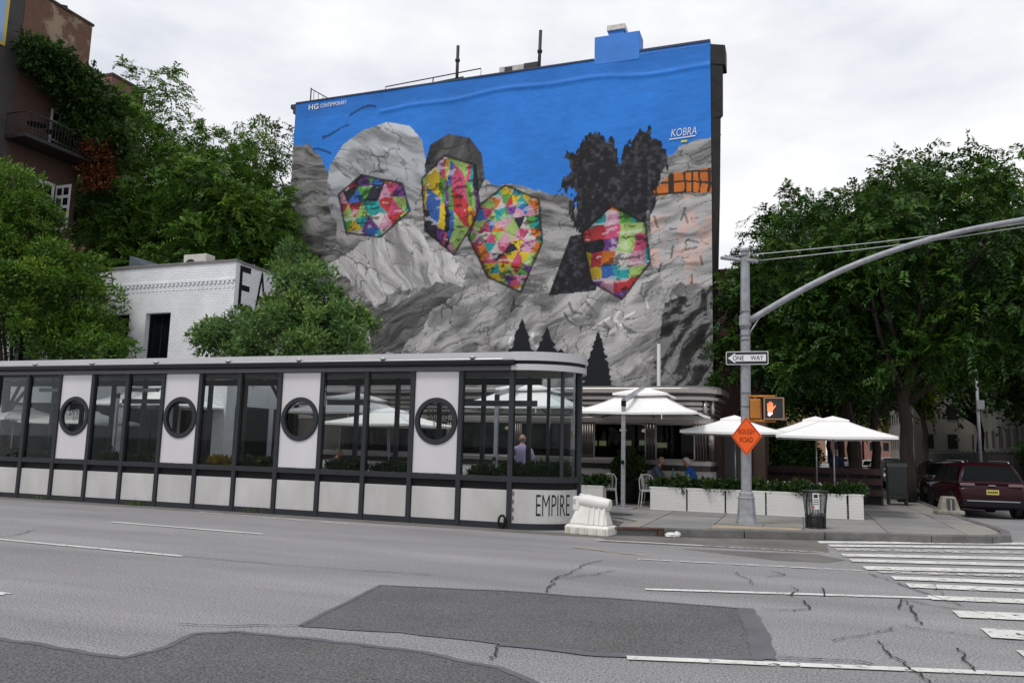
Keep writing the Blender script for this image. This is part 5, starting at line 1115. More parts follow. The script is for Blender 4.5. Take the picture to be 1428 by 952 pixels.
# roof things
rr = U('roof_railing', MB().tube([(-20.3, 35, 19.8), (-20.3, 35, 20.62), (-14.8, 35, 20.85), (-14.8, 35, 19.8)], .03, 6).tube([(-17.5, 35, 19.8), (-17.5, 35, 20.74)], .03, 6), M_iron)
rl = U('rear_railing', MB().tube([(-25.0, 35, 19.7), (-25.0, 35, 21.2)], .035, 6).tube([(-25.0, 35, 21.15), (-23.3, 35.0, 20.1)], .03, 6), M_iron)
for k in range(5): MB().tube([(-24.8 + k * .3, 35, 19.7), (-24.8 + k * .3, 35, 21.0 - k * .19)], .015, 5).build('baluster', M_iron, rl)
bn = U('roof_bench', MB().bar((-18.2, 35.3, 20.3), (-15.9, 35.3, 20.42), .12, .05).bar((-18.2, 35.3, 20.55), (-15.9, 35.3, 20.67), .05, .1), M_wood)
for x in (-18.1, -16.0): MB().bar((x, 35.3, 19.7), (x, 35.3, 20.6), .05).build('leg', M_iron, bn)
U('vent_stack', MB().tube([(-15.95, 34.6, 19.7), (-15.95, 34.6, 22.05)], .085, 8).tube([(-15.95, 34.6, 21.2), (-15.95, 34.6, 21.32)], .13, 8), M_iron, smooth=True)
U('vent_stack', MB().tube([(-11.55, 34.6, 19.7), (-11.5, 34.6, 22.15)], .085, 8).tube([(-11.52, 34.6, 21.0), (-11.52, 34.6, 21.12)], .13, 8), M_iron, smooth=True)
ru = U('roof_unit', MB().box(-13.8, -11.9, 35, 36, 19.6, 20.75), mat('unit_grey', (.5, .49, .46), .7, nscale=3, namt=.25)); MB().box(-13.5, -13.1, 34.97, 35, 19.6, 20.7).build('grille', M_iron, ru); MB().box(-12.45, -11.6, 34.9, 34.97, 19.6, 20.72).build('grille', M_iron, ru)
text_fit('HG', .62, .30, lambda u, v: (-24.35 + u, YM - .035, 19.38 + v), bold=.02).build('lettering', M_swhite, MU)
text_fit('CONTEMPORARY', 1.62, .22, lambda u, v: (-23.62 + u, YM - .035, 19.42 + v), bold=.012).build('lettering', M_swhite, MU)
text_fit('KOBRA', 1.12, .36, lambda u, v: (-5.02 + u + .12 * v, YM - .035, 15.66 + v), bold=-.004).build('lettering', M_swhite, MU)
MB().bar((-5.1, YM - .035, 15.55), (-3.95, YM - .035, 15.6), .004, .05).build('underline', M_swhite, MU); MB().obox((-4.45, YM - .035, 15.4), (1, 0, 0), (0, 1, 0), (0, 0, 1), .13, .003, .05).build('yellow_fleck', mat('fleck', (.6, .6, .05), .6), MU)

# ------------------------------------------------------------------ white painted brick building
WB_ = thing('white_brick_building', 'two storey white painted brick building with dark openings and big black letters on its side', 'building', (-25, 23, 0))
M_wb = brick_mat('white_brick', (.84, .85, .88), (.80, .81, .84), (.68, .69, .72), bump=.9, bh=.095, bw=.26)
def Wb(n, m, mm, par=WB_, **k): return m.build(n, mm, par, **k)
WX0, WX1, WY0, WZ = -33.0, -19.2, 23.0, 8.22
ops = [(-23.25, -22.05, 3.9, 6.42), (-25.25, -24.05, 3.9, 6.42), (-27.4, -26.2, 3.9, 6.42), (-30, -28.8, 3.9, 6.42)]
lops = [(-21.4, -19.75, .16, 3.0), (-23.9, -21.75, .16, 3.0), (-26.9, -24.5, .16, 3.0), (-30.6, -27.4, .16, 3.0)]
xsb = sorted({WX0, WX1, *[o[0] for o in ops + lops], *[o[1] for o in ops + lops]}); zsb = sorted({0, WZ, *[o[2] for o in ops + lops], *[o[3] for o in ops + lops]})
m = MB()
for i in range(len(xsb) - 1):
    for k in range(len(zsb) - 1):
        cx, cz = (xsb[i] + xsb[i + 1]) / 2, (zsb[k] + zsb[k + 1]) / 2
        if any(o[0] < cx < o[1] and o[2] < cz < o[3] for o in ops + lops): continue
        m.add([(xsb[i], WY0, zsb[k]), (xsb[i + 1], WY0, zsb[k]), (xsb[i + 1], WY0, zsb[k + 1]), (xsb[i], WY0, zsb[k + 1])], [(0, 1, 2, 3)])
for o in ops + lops:
    m.add([(o[0], WY0, o[2]), (o[1], WY0, o[2]), (o[1], WY0 + .3, o[2]), (o[0], WY0 + .3, o[2])], [(0, 1, 2, 3)]); m.add([(o[0], WY0, o[3]), (o[1], WY0, o[3]), (o[1], WY0 + .3, o[3]), (o[0], WY0 + .3, o[3])], [(3, 2, 1, 0)])
    m.add([(o[0], WY0, o[2]), (o[0], WY0 + .3, o[2]), (o[0], WY0 + .3, o[3]), (o[0], WY0, o[3])], [(0, 1, 2, 3)]); m.add([(o[1], WY0, o[2]), (o[1], WY0 + .3, o[2]), (o[1], WY0 + .3, o[3]), (o[1], WY0, o[3])], [(3, 2, 1, 0)])
m.add([(WX1, WY0, 0), (WX1, 31, 0), (WX1, 31, WZ - .1), (WX1, WY0, WZ)], [(0, 1, 2, 3)]); m.add([(WX0, WY0, 0), (WX0, 31, 0), (WX0, 31, WZ), (WX0, WY0, WZ)], [(3, 2, 1, 0)])
m.add([(WX0, 31, 0), (WX1, 31, 0), (WX1, 31, WZ), (WX0, 31, WZ)], [(3, 2, 1, 0)])
Wb('wall', m, M_wb)
Wb('roof', MB().box(WX0, WX1 - .05, WY0 + .2, 30.9, WZ - .35, WZ - .25), M_conc2)
Wb('coping', MB().box(WX0, WX1 + .05, WY0 - .06, WY0 + .3, WZ, WZ + .07).box(WX1 - .3, WX1 + .05, WY0 + .3, 31, WZ - .04, WZ + .05), mat('coping_grey', (.2, .19, .18), .8, nscale=2, namt=.3))
Wb('string_course', MB().box(WX0, WX1, WY0 - .05, WY0, 7.52, 7.58), M_wb)
dm = MB()
for k in range(70): x = WX0 + .1 + k * .196; dm.box(x, x + .10, WY0 - .045, WY0, 7.42, 7.52); dm.box(x + .04, x + .14, WY0 - .02, WY0, 7.24, 7.32)
d_ = Wb('dentil_course', dm, M_wb); d_['kind'] = 'stuff'
for o in ops + lops:
    wn = Wb('window', MB().box(o[0], o[0] + .07, WY0 + .22, WY0 + .3, o[2], o[3]).box(o[1] - .07, o[1], WY0 + .22, WY0 + .3, o[2], o[3]).box(o[0], o[1], WY0 + .22, WY0 + .3, o[3] - .07, o[3]).box(o[0], o[1], WY0 + .22, WY0 + .3, o[2], o[2] + .07).box((o[0] + o[1]) / 2 - .03, (o[0] + o[1]) / 2 + .03, WY0 + .23, WY0 + .29, o[2], o[3]), M_black)
    MB().box(o[0], o[1], WY0 + .262, WY0 + .268, o[2], o[3]).build('pane', M_carglass, wn)
for i, (ch_, y0, wd_) in enumerate((('E', 23.22, .62), ('A', 24.15, .7), ('T', 25.1, .62))):
    mdl = text_fit(ch_, wd_, 1.62, lambda u, v: (WX1 + .012, y0 + u, 6.5 + v)); mdl.build('lettering', M_black, WB_)
for y0, y1, z0, z1 in ((23.5, 25.4, .16, 2.95), (25.75, 27.9, .5, 2.95), (28.2, 30.4, .16, 2.95), (23.9, 24.9, 3.9, 5.6), (26.4, 27.4, 3.9, 5.6)):
    wn = Wb('side_window', MB().box(WX1, WX1 + .05, y0, y1, z0, z1), M_frame); MB().box(WX1 + .051, WX1 + .056, y0 + .08, y1 - .08, z0 + .08, z1 - .08).build('pane', M_carglass, wn)
hv = thing('air_conditioner', 'small beige air conditioning unit on the white building roof', 'air conditioner', (-22.0, 24.2, WZ - .25))
MB().box(-22.6, -21.5, 24, 24.5, WZ - .25, WZ + .68).build('case', mat('ac_beige', (.55, .53, .48), .6, nscale=3, namt=.15), hv, bev=.02); MB().lathe([(.27, 0), (.27, .015), (.2, .02)], 20).xf(Matrix.Translation((-22.25, 24.0, WZ + .22)) @ Matrix.Rotation(PI / 2, 4, 'X')).build('fan_grille', M_frame, hv)
sk_ = thing('roof_hatch', 'dark grey wedge shaped skylight on the white building roof', 'skylight', (-25, 25, WZ - .25)); MB().add([(-26.0, 24.6, WZ - .25), (-23.6, 24.6, WZ - .25), (-23.6, 26.2, WZ - .25), (-26.0, 26.2, WZ - .25), (-26.0, 24.6, WZ + 1.0), (-26.0, 26.2, WZ + 1.0)], [(0, 1, 4), (1, 2, 5, 4), (2, 3, 5), (3, 0, 4, 5), (0, 3, 2, 1)]).build('hood', mat('slate_metal', (.09, .11, .14), .5, nscale=2, namt=.15), sk_)
cu = thing('roof_curb', 'low flat grey duct housing on the white building roof', 'duct', (-21.8, 24, WZ - .25)); MB().prism([(-24, 23.45), (-20.3, 23.45), (-20.0, 23.9), (-24, 23.9)], WZ - .25, WZ + .22).build('housing', M_galv, cu)

# ------------------------------------------------------------------ brown building with overgrown balconies
BB = thing('brown_building', 'tall brown brick building with overgrown iron balconies and white doors', 'building', (-36, 24, 0))
M_bb = brick_mat('brown_brick', (.085, .040, .024), (.06, .03, .02), (.07, .05, .04), blotch=None); M_bbt = brick_mat('brown_brick_flaking', (.17, .075, .042), (.13, .058, .034), (.13, .09, .06), blotch=(.30, .23, .15))
M_bg = mat('brown_grey_render', (.055, .048, .046), .85, nscale=.8, namt=.25, bump=.2)
BX0 = -33.0
def B_(n, m, mm, par=BB, **k): return m.build(n, mm, par, **k)
B_('wall', MB().box(-50, BX0, 24.0, 27.6, 0, 19.3), M_bb); B_('upper_wall', MB().box(-50, BX0, 24.0, 27.6, 19.3, 22.2), M_bbt)
B_('front_wall', MB().box(-50, BX0 - .02, 21.5, 24.0, 0, 24), M_bg)
B_('coping', MB().box(-50, BX0 + .06, 24.0, 27.66, 22.2, 22.32), M_bb); B_('chimney_pot', MB().lathe([(.4, 0), (.3, .35), (.34, .4), (.2, .42)], 4, (BX0 - .7, 26.4, 22.3)), M_iron)
wn = B_('window', MB().box(BX0 - .01, BX0 + .05, 22.3, 23.25, 18.9, 21.2), mat('yellow_frame', (.55, .42, .08), .6)); MB().box(BX0 + .05, BX0 + .06, 22.45, 23.1, 19.05, 21.05).build('pane', mat('blue_pane', (.25, .40, .62), .15), wn)
def french_door(y0, y1, z0, z1, openleaf=False, par=BB):
    f = B_('door', MB().box(BX0, BX0 + .06, y0, y1, z0, z1), mat('door_white', (.5, .5, .5), .5), par)
    for i in range(2):
        for k in range(4):
            a0 = lerp(y0, y1, .1 + .42 * i); a1 = a0 + (y1 - y0) * .36; c0 = lerp(z0, z1, .08 + .22 * k); MB().box(BX0 + .06, BX0 + .066, a0, a1, c0, c0 + (z1 - z0) * .18).build('pane', M_carglass, f)
    return f
french_door(25.85, 26.75, 15.05, 17.1); french_door(25.6, 26.5, 18.5, 19.9)
f2 = french_door(25.2, 26.4, 11.2, 13.55)
lf = B_('open_door_leaf', MB().box(BX0 + .02, BX0 + .95, 26.5, 26.55, 11.3, 13.5), mat('door_white', (.5, .5, .5), .5))
for i in range(2):
    for k in range(4): MB().box(BX0 + .14 + .42 * i, BX0 + .44 + .42 * i, 26.49, 26.5, 11.5 + .5 * k, 11.85 + .5 * k).build('pane', M_carglass, lf)
def balcony(y0, y1, z, out=1.25):
    b = B_('balcony', MB().box(BX0, BX0 + out, y0, y1, z - .16, z), M_iron)
    r = MB(); r.bar((BX0 + out, y0, z + 1.0), (BX0 + out, y1, z + 1.0), .05).bar((BX0 + out, y0, z + .12), (BX0 + out, y1, z + .12), .03).bar((BX0, y0, z + 1.0), (BX0 + out, y0, z + 1.0), .05).build('handrail', M_iron, b)
    n = int((y1 - y0) / .16)
    q = MB()
    for k in range(n + 1): y = lerp(y0, y1, k / n); q.bar((BX0 + out, y, z), (BX0 + out, y, z + 1.0), .016)
    for k in range(7): q.bar((BX0 + out * k / 7, y0, z), (BX0 + out * k / 7, y0, z + 1.0), .016)
    o = q.build('balusters', M_iron, b); o['kind'] = 'stuff'; return b
balcony(23.9, 26.9, 18.35); balcony(23.75, 27.3, 14.95)
bt = thing('balcony_table', 'small dark round table on the lower balcony', 'table', (BX0 + .75, 25.6, 14.95)); MB().lathe([(.4, .72), (.42, .74), (.4, .76)], 16, (BX0 + .75, 25.6, 14.95)).build('table_top', M_iron, bt); MB().tube([(BX0 + .75, 25.6, 14.95), (BX0 + .75, 25.6, 15.68)], .03, 6).build('pedestal', M_iron, bt)
bt2 = copy_tree(bt, (BX0 + .8, 24.6, 14.95), label='small dark round table at the railing corner of the lower balcony')
ML_vine = leaf_mat('vine_leaf', (.012, .032, .006), (.06, .12, .02), .3); ML_rust = leaf_mat('vine_dead', (.10, .03, .012), (.28, .09, .035), .2)
rng = np.random.default_rng(61)
lob = [(np.array([BX0 + rng.uniform(.8, 1.6), rng.uniform(23.9, 26.4), 0]), rng.uniform(.35, .6)) for _ in range(26)]
for c, r in lob: c[2] = 18.75 - (c[1] - 24) * .38 + rng.uniform(-.6, .5)
lob += [(np.array([BX0 + rng.uniform(.2, 1.6), rng.uniform(26.2, 28.6), rng.uniform(15.6, 18.6)]), rng.uniform(.45, .8)) for _ in range(26)]
q, tt = lobes_leaves(rng, lob, 26000, .2, .12, fill=.3)
vn = bpy.data.objects.new('balcony_vine', quads_mesh('balcony_vine', q - np.array([BX0 + 1, 25.5, 17]), tt, ML_vine)); COL.objects.link(vn); vn.location = (BX0 + 1, 25.5, 17); tag(vn, 'thick green vine hanging over the upper balcony of the brown building', 'vine')
lob = [(np.array([BX0 + rng.uniform(.3, 1.4), rng.uniform(27.0, 28.3), rng.uniform(14.2, 15.8)]), rng.uniform(.35, .6)) for _ in range(12)]
q, tt = lobes_leaves(rng, lob, 7000, .2, .1, fill=.2)
vn = bpy.data.objects.new('withered_vine', quads_mesh('withered_vine', q - np.array([BX0 + .8, 27.6, 15]), tt, ML_rust)); COL.objects.link(vn); vn.location = (BX0 + .8, 27.6, 15); tag(vn, 'withered orange brown vine beside the lower balcony', 'vine')
RBk = thing('red_brick_building', 'red brick building top rising behind the trees beside the brown building', 'building', (-50, 42, 0))
M_rb = brick_mat('red_brick', (.22, .07, .05), (.17, .055, .04), (.22, .17, .15)); MB().box(-60, -46.6, 41, 44, 0, 27.9).build('wall', M_rb, RBk)
for k in range(9): MB().box(-46.6, -46.52, 41.2 + k * .31, 41.36 + k * .31, 26.9, 27.2).build('brick_notch', M_iron, RBk)
MB().box(-60.05, -46.5, 40.95, 44.1, 27.9, 28.1).build('coping', M_bb, RBk)
for k in range(3): wn = MB().box(-46.6, -46.52, 41.3 + k * .9, 41.8 + k * .9, 24, 26).build('window', M_black, RBk)
# ------------------------------------------------------------------ cars (local x = width, y = length with the rear at -y, z up)
def loft(m, rings, cap=True):
    n = len(rings[0]); vs = [v for r in rings for v in r]; fs = []
    for i in range(len(rings) - 1):
        for k in range(n): fs.append((i * n + k, i * n + (k + 1) % n, (i + 1) * n + (k + 1) % n, (i + 1) * n + k))
    if cap: fs.append(tuple(range(n - 1, -1, -1))); fs.append(tuple((len(rings) - 1) * n + k for k in range(n)))
    return m.add(vs, fs)
def wheel_mesh():
    t = MB().lathe([(.22, -.11), (.33, -.11), (.35, -.08), (.35, .08), (.33, .11), (.22, .11)], 24).xf(Matrix.Rotation(PI / 2, 4, 'Y')).mesh('tyre', M_rubber)
    r = MB(); r.lathe([(.05, -.10), (.22, -.10), (.23, -.06), (.23, .06), (.22, .10), (.05, .10)], 20)
    for k in range(5): a = 2 * PI * k / 5; r.bar((.04 * math.cos(a), .04 * math.sin(a), .105), (.21 * math.cos(a), .21 * math.sin(a), .105), .05, .02); r.bar((.04 * math.cos(a), .04 * math.sin(a), -.105), (.21 * math.cos(a), .21 * math.sin(a), -.105), .05, .02)
    r.xf(Matrix.Rotation(PI / 2, 4, 'Y')); return t, r.mesh('rim', M_alu)
TY, RM = wheel_mesh()
def make_car(label, loc, rz, paint, suv=True, plate=(.55, .45, .12), cat='car', group=None, dark_tail=False):
    Wd, Ln, Ht = (.93, 4.55, 1.66) if suv else (.90, 4.6, 1.47)
    belt = 1.02 if suv else .92; h = Ln / 2
    t = thing('parked_car', label, cat, loc, rz, group=group)
    # lower body sections: (y, half width, z bottom, z belt)
    S_ = [(-h, .78, .42, .74), (-h + .06, .88, .30, .98), (-h + .35, Wd, .22, belt + .01), (-h + 1.0, Wd + .01, .20, belt + .01), (0, Wd, .20, belt - .01), (h - 1.35, Wd, .20, belt - .05), (h - .75, Wd - .01, .22, belt - .14), (h - .25, Wd - .08, .26, belt - .26), (h, Wd - .25, .36, belt - .42)]
    rings = []
    for y, wv, zb, zt in S_:
        rings.append([(-wv * .86, y, zb), (wv * .86, y, zb), (wv * .97, y, zb + .12), (wv * 1.0, y, lerp(zb, zt, .5)), (wv * .985, y, lerp(zb, zt, .8)), (wv * .92, y, zt), (0, y, zt + .03), (-wv * .92, y, zt), (-wv * .985, y, lerp(zb, zt, .8)), (-wv, y, lerp(zb, zt, .5)), (-wv * .97, y, zb + .12)])
    b = loft(MB(), rings).build('body', paint, t, local=True, smooth=True)
    ss = b.modifiers.new('subsurf', 'SUBSURF'); ss.levels = 2; ss.render_levels = 2
    # cabin
    yb0, yr0, yr1, yw = (-h + .10, -h + .42, .45, 1.25) if suv else (-h + .75, -h + 1.35, .35, 1.2)
    zr = Ht - .05; wb_, wr = Wd * .93, Wd * .72
    G = [(yb0, wb_, belt - .04, belt + .02, wb_), (lerp(yb0, yr0, .5), wb_, belt - .04, lerp(belt, zr, .55), lerp(wb_, wr, .5)), (yr0, wb_, belt - .04, zr - .04, wr), (lerp(yr0, yr1, .4), wb_, belt - .04, zr, wr), (yr1, wb_, belt - .04, zr - .03, wr), (lerp(yr1, yw, .55), wb_, belt - .04, lerp(zr, belt, .55), lerp(wr, wb_, .5)), (yw, wb_, belt - .06, belt + .0, wb_)]
    rings = [[(-a, y, z0), (a, y, z0), (lerp(a, c, .5), y, lerp(z0, z1, .5)), (c, y, z1 - .03), (c * .85, y, z1), (0, y, z1 + .025), (-c * .85, y, z1), (-c, y, z1 - .03), (-lerp(a, c, .5), y, lerp(z0, z1, .5))] for y, a, z0, z1, c in G]
    cb = loft(MB(), rings).build('cabin', paint, t, local=True, smooth=True)
    # glazing: rear screen, windscreen, side windows, each set just proud of the cabin
    def panel(n, pts, m, par, off):
        pts = [Vector(p) + Vector(off) for p in pts]; return MB().add(pts, [(0, 1, 2, 3)]).build(n, m, par, local=True)
    rx0, rx1 = wb_ * .90, wr * .90
    zlo, zhi = belt + .07, zr - .10
    def ycab(z, a, b): return lerp(a, b, (z - belt) / (zr - belt))
    panel('rear_screen', [(-rx0, ycab(zlo, yb0, yr0), zlo), (rx0, ycab(zlo, yb0, yr0), zlo), (rx1, ycab(zhi, yb0, yr0), zhi), (-rx1, ycab(zhi, yb0, yr0), zhi)], M_carglass, cb, (0, -.035, .015))
    panel('windscreen', [(rx0, ycab(zlo, yw, yr1), zlo), (-rx0, ycab(zlo, yw, yr1), zlo), (-rx1, ycab(zhi, yw, yr1), zhi), (rx1, ycab(zhi, yw, yr1), zhi)], M_carglass, cb, (0, .04, .03))
    for s in (-1, 1):
        for a, c in ((yr0 + .02, -.28), (-.2, yr1 + .15)):
            xl = lerp(wb_, wr, (zlo - belt) / (zr - belt)); xh = lerp(wb_, wr, (zhi - belt) / (zr - belt))
            sl = .18 if a < -.5 else -.0; sr = .0 if a < -.5 else .35
            panel('side_window', [(s * xl, a - sl * .6, zlo), (s * xl, c + sr, zlo), (s * xh, c, zhi), (s * xh, a, zhi)][::s], M_carglass, cb, (s * .02, 0, 0))
    for sx in (-1, 1):
        for y in (-h + .82, h - .88):
            w_ = bpy.data.objects.new('wheel', TY); COL.objects.link(w_); w_.parent = t; w_.location = (sx * (Wd - .12), y, .35); share(RM, 'rim', w_)
        MB().lathe([(.40, -.02), (.40, .02)], 20).xf(Matrix.Translation((sx * (Wd - .005), -h + .82, .37)) @ Matrix.Rotation(PI / 2, 4, 'Y')).build('wheel_arch', M_black, t, local=True); MB().lathe([(.40, -.02), (.40, .02)], 20).xf(Matrix.Translation((sx * (Wd - .015), h - .88, .37)) @ Matrix.Rotation(PI / 2, 4, 'Y')).build('wheel_arch', M_black, t, local=True)
        MB().box(sx * .63 - .2, sx * .63 + .2, -h + .035, -h + .2, belt - .10, belt - .005).build('tail_light', mat('tail_red', (.25, .02, .03), .15) if not suv else mat('tail_clear', (.16, .10, .11), .12), t, local=True, bev=.03)
        MB().box(sx * .62 - .17, sx * .62 + .17, h - .2, h - .02, .55, .68).build('headlight', mat('headlight', (.7, .72, .75), .1), t, local=True, bev=.03)
        MB().box(sx * (Wd + .09) - .08, sx * (Wd + .09) + .08, .85, .95, belt, belt + .14).build('mirror', M_black, t, local=True, bev=.03)
        if suv: MB().tube([(sx * .60, yr0 + .1, zr), (sx * .62, yr0 + .25, zr + .045), (sx * .62, yr1 - .2, zr + .05), (sx * .6, yr1 - .05, zr)], .02, 6).build('roof_rail', M_alu, t, local=True, smooth=True)
    MB().box(-.80, .80, -h - .045, -h + .12, .32, .56).build('rear_bumper', mat('bumper_black', (.010, .010, .013), .6, spec=.15), t, local=True, bev=.04)
    MB().box(-.68, .68, -h - .055, -h - .044, .50, .525).build('bumper_trim', M_alu, t, local=True); MB().box(-.70, .70, h - .1, h + .03, .3, .5).build('front_bumper', MATS['bumper_black'], t, local=True, bev=.04); MB().box(-.42, .42, h - .06, h + .02, .52, .64).build('grille', M_black, t, local=True)
    MB().box(-.16, .16, -h - .03, -h + .02, .70, .84).build('number_plate', mat('plate_%d' % int(plate[0] * 100), plate, .4), t, local=True)
    for k in range(6): MB().box(-.13 + .045 * k, -.10 + .045 * k, -h - .033, -h - .029, .74, .80).build('plate_character', M_black, t, local=True)
    MB().box(-.09, .09, -h + .015, -h + .05, belt - .07, belt - .045).build('badge', M_alu, t, local=True)
    return t
P_mar = mat('paint_maroon', (.020, .001, .004), .35, coat=.1, spec=.2); P_blk = mat('paint_black', (.012, .012, .014), .2, coat=1.0); P_wht = mat('paint_white', (.62, .63, .64), .25, coat=.8); P_slv = mat('paint_silver', (.35, .36, .38), .28, metal=.5, coat=.8); P_blu = mat('paint_navy', (.012, .022, .075), .25, coat=1.0); P_gry = mat('paint_grey', (.08, .085, .09), .25, coat=.9)
make_car('maroon SUV parked at the corner, rear with yellow number plate towards the crossing', (5.22, 28.95, 0), R_(3), P_mar)
make_car('black SUV parked directly ahead of the maroon SUV', (5.3, 35.0, 0), 0, P_blk)
make_car('grey car parked two ahead of the maroon SUV', (5.3, 41.2, 0), 0, P_gry, suv=False)
make_car('black car parked three ahead of the maroon SUV', (5.3, 47.2, 0), 0, P_blk, suv=False)
make_car('white SUV facing the crossing far down the side street', (7.8, 78, 0), PI, P_wht)
make_car('silver car facing the crossing far down the side street', (5.4, 58.0, 0), PI, P_slv, suv=False)
make_car('white car parked beyond the silver car down the side street', (5.3, 66.0, 0), 0, P_wht, suv=False)
make_car('dark blue car on the far side of the side street beside the fence', (9.0, 34.5, 0), 0, P_blu, suv=False)
for i, y in enumerate((96, 104, 112)): make_car('pale car in the distance near the end of the side street', (5.3, y, 0), 0, P_wht if i % 2 == 0 else P_slv, suv=False, group='distant parked cars')

# ------------------------------------------------------------------ side street beyond the crossing
RP = MB().prism([(10.6, 32), (40, 32), (40, 150), (10.6, 150)], 0, .14).build('far_pavement', M_conc, at=(0, 0, 0)); tag(RP, kind='structure')
FN = thing('park_fence', 'dark iron railings along the far side of the side street', 'fence', (12.2, 45, .14))
fm = MB()
for k in range(28):
    y = 36 + k * 1.9; MB().box(12.16, 12.24, y - .04, y + .04, .14, 2.3).build('fence_post', M_iron, FN)
for z_ in (.35, 2.1): MB().box(12.18, 12.22, 36, 87.3, z_, z_ + .06).build('fence_rail', M_iron, FN)
for k in range(420): fm.box(12.19, 12.21, 36 + k * .122, 36.03 + k * .122, .2, 2.2)
fo = fm.build('fence_bars', M_iron, FN); fo['kind'] = 'stuff'
M_be = mat('beige_stone', (.17, .16, .14), .85, nscale=.8, namt=.15, bump=.2)
def house(label, name, x0, x1, y0, y1, z1, m, face='x', fx=None, rows=4, wz=2.6, w0=1.2, pitch=3.2, fy=None, group=None):
    t = thing(name, label, 'building', ((x0 + x1) / 2, y0, 0), group=group); MB().box(x0, x1, y0, y1, 0, z1).build('wall', m, t)
    MB().box(x0 - .15, x1 + .15, y0 - .15, y1 + .15, z1, z1 + .35).build('cornice', M_bb, t)
    for r in range(rows):
        z = wz + r * pitch
        if z + 1.8 > z1: break
        if fx is not None:
            s = 1 if fx > (x0 + x1) / 2 else -1; k = y0 + 1.2
            while k + w0 < y1 - .5:
                f = MB().box(min(fx, fx + s * .06), max(fx, fx + s * .06), k, k + w0, z, z + 1.8).build('window', M_be, t); MB().box(min(fx + s * .061, fx + s * .07), max(fx + s * .061, fx + s * .07), k + .1, k + w0 - .1, z + .1, z + 1.7).build('pane', M_black, f); k += w0 + 1.4
        if fy is not None:
            k = x0 + .9
            while k + w0 < x1 - .4:
                f = MB().box(k, k + w0, fy - .06, fy, z, z + 1.8).build('window', M_be, t); MB().box(k + .1, k + w0 - .1, fy - .07, fy - .061, z + .1, z + 1.7).build('pane', M_black, f); k += w0 + 1.2
    return t
house('pale beige stone building behind the park fence', 'beige_building', 17, 34, 58, 92, 13, M_be, fx=17, fy=58, rows=4)
YF_ = thing('yard_fence', 'dark timber fence closing the yard between the white building and the diner', 'fence', (-18.3, 27, .125))
for k in range(10): MB().box(-19.15 + k * .165, -19.0 + k * .165, 27, 27.04, .125, 3.2 + .03 * (k % 3)).build('fence_board', M_wood, YF_)
for z_ in (.6, 2.6): MB().box(-19.15, -17.55, 27.041, 27.09, z_, z_ + .1).build('fence_rail', M_wood, YF_)
house('pale grey stone townhouse past the park along the side street', 'townhouse', 12.5, 30, 100, 124, 14, M_be, fx=12.5, fy=100)
house('red brick house closing the far end of the side street', 'townhouse', 6.0, 12.0, 170, 182, 14, brick_mat('red_brick_far', (.30, .10, .07), (.24, .08, .055), (.3, .25, .22)), fy=170)
house('orange brick house with a pale gable at the far end of the side street', 'townhouse', -2, 5.2, 165, 182, 17, brick_mat('orange_brick_far', (.34, .15, .08), (.28, .12, .07), (.32, .27, .22)), fy=165)
house('tall red brick house with a plain front beyond the park', 'townhouse', 12.4, 20, 170, 182, 20, MATS['red_brick_far'], fy=170)
house('brown brick townhouse behind the trees past the mural building', 'townhouse', -14, -1.5, 51, 70, 13, M_mbrick, fx=-1.5, fy=51)
house('dark brick townhouse further along past the mural building', 'townhouse', -14, -1.2, 70.3, 98, 12, M_rb, fx=-1.2)
LP = thing('street_lamp', 'slim grey steel street lamp post rising behind the maroon SUV', 'street lamp', (7.6, 40, 0))
MB().lathe([(.16, 0), (.16, .3), (.1, .36)], 12, (7.6, 40, 0)).build('base', M_galv, LP); MB().tube([(7.6, 40, .3), (7.62, 40, 5.7)], [.085, .06], 8).build('post', M_galv, LP, smooth=True)
MB().tube([(7.62, 40, 5.65), (7.7, 40, 5.78), (7.95, 39.9, 5.82)], .035, 6).build('arm', M_galv, LP); MB().sphere((8.05, 39.85, 5.8), .2, .1, .06, 10, 6).build('lamp_head', M_galv, LP)
MB().box(7.55, 7.85, 39.85, 39.95, 3.9, 4.3).build('small_sign', M_galv, LP)

# ------------------------------------------------------------------ trees
ML_loc = leaf_mat('locust_leaf', (.005, .022, .002), (.062, .14, .016), .28)
ML_loc2 = leaf_mat('locust_leaf_warm', (.012, .030, .003), (.15, .20, .018), .3)
ML_ail = leaf_mat('ailanthus_leaf', (.011, .036, .003), (.155, .285, .034), .34)
ML_pear = leaf_mat('pear_leaf', (.006, .028, .002), (.135, .25, .026), .3)
ML_mid = leaf_mat('young_tree_leaf', (.009, .034, .004), (.21, .345, .09), .32)
def rl(seed): return np.random.default_rng(seed)
def crown(seed, parts):
    rg = rl(seed); o = []
    for c, r, n, a, b in parts: o += crown_lobes(rg, c, r, n, a, b)
    return o
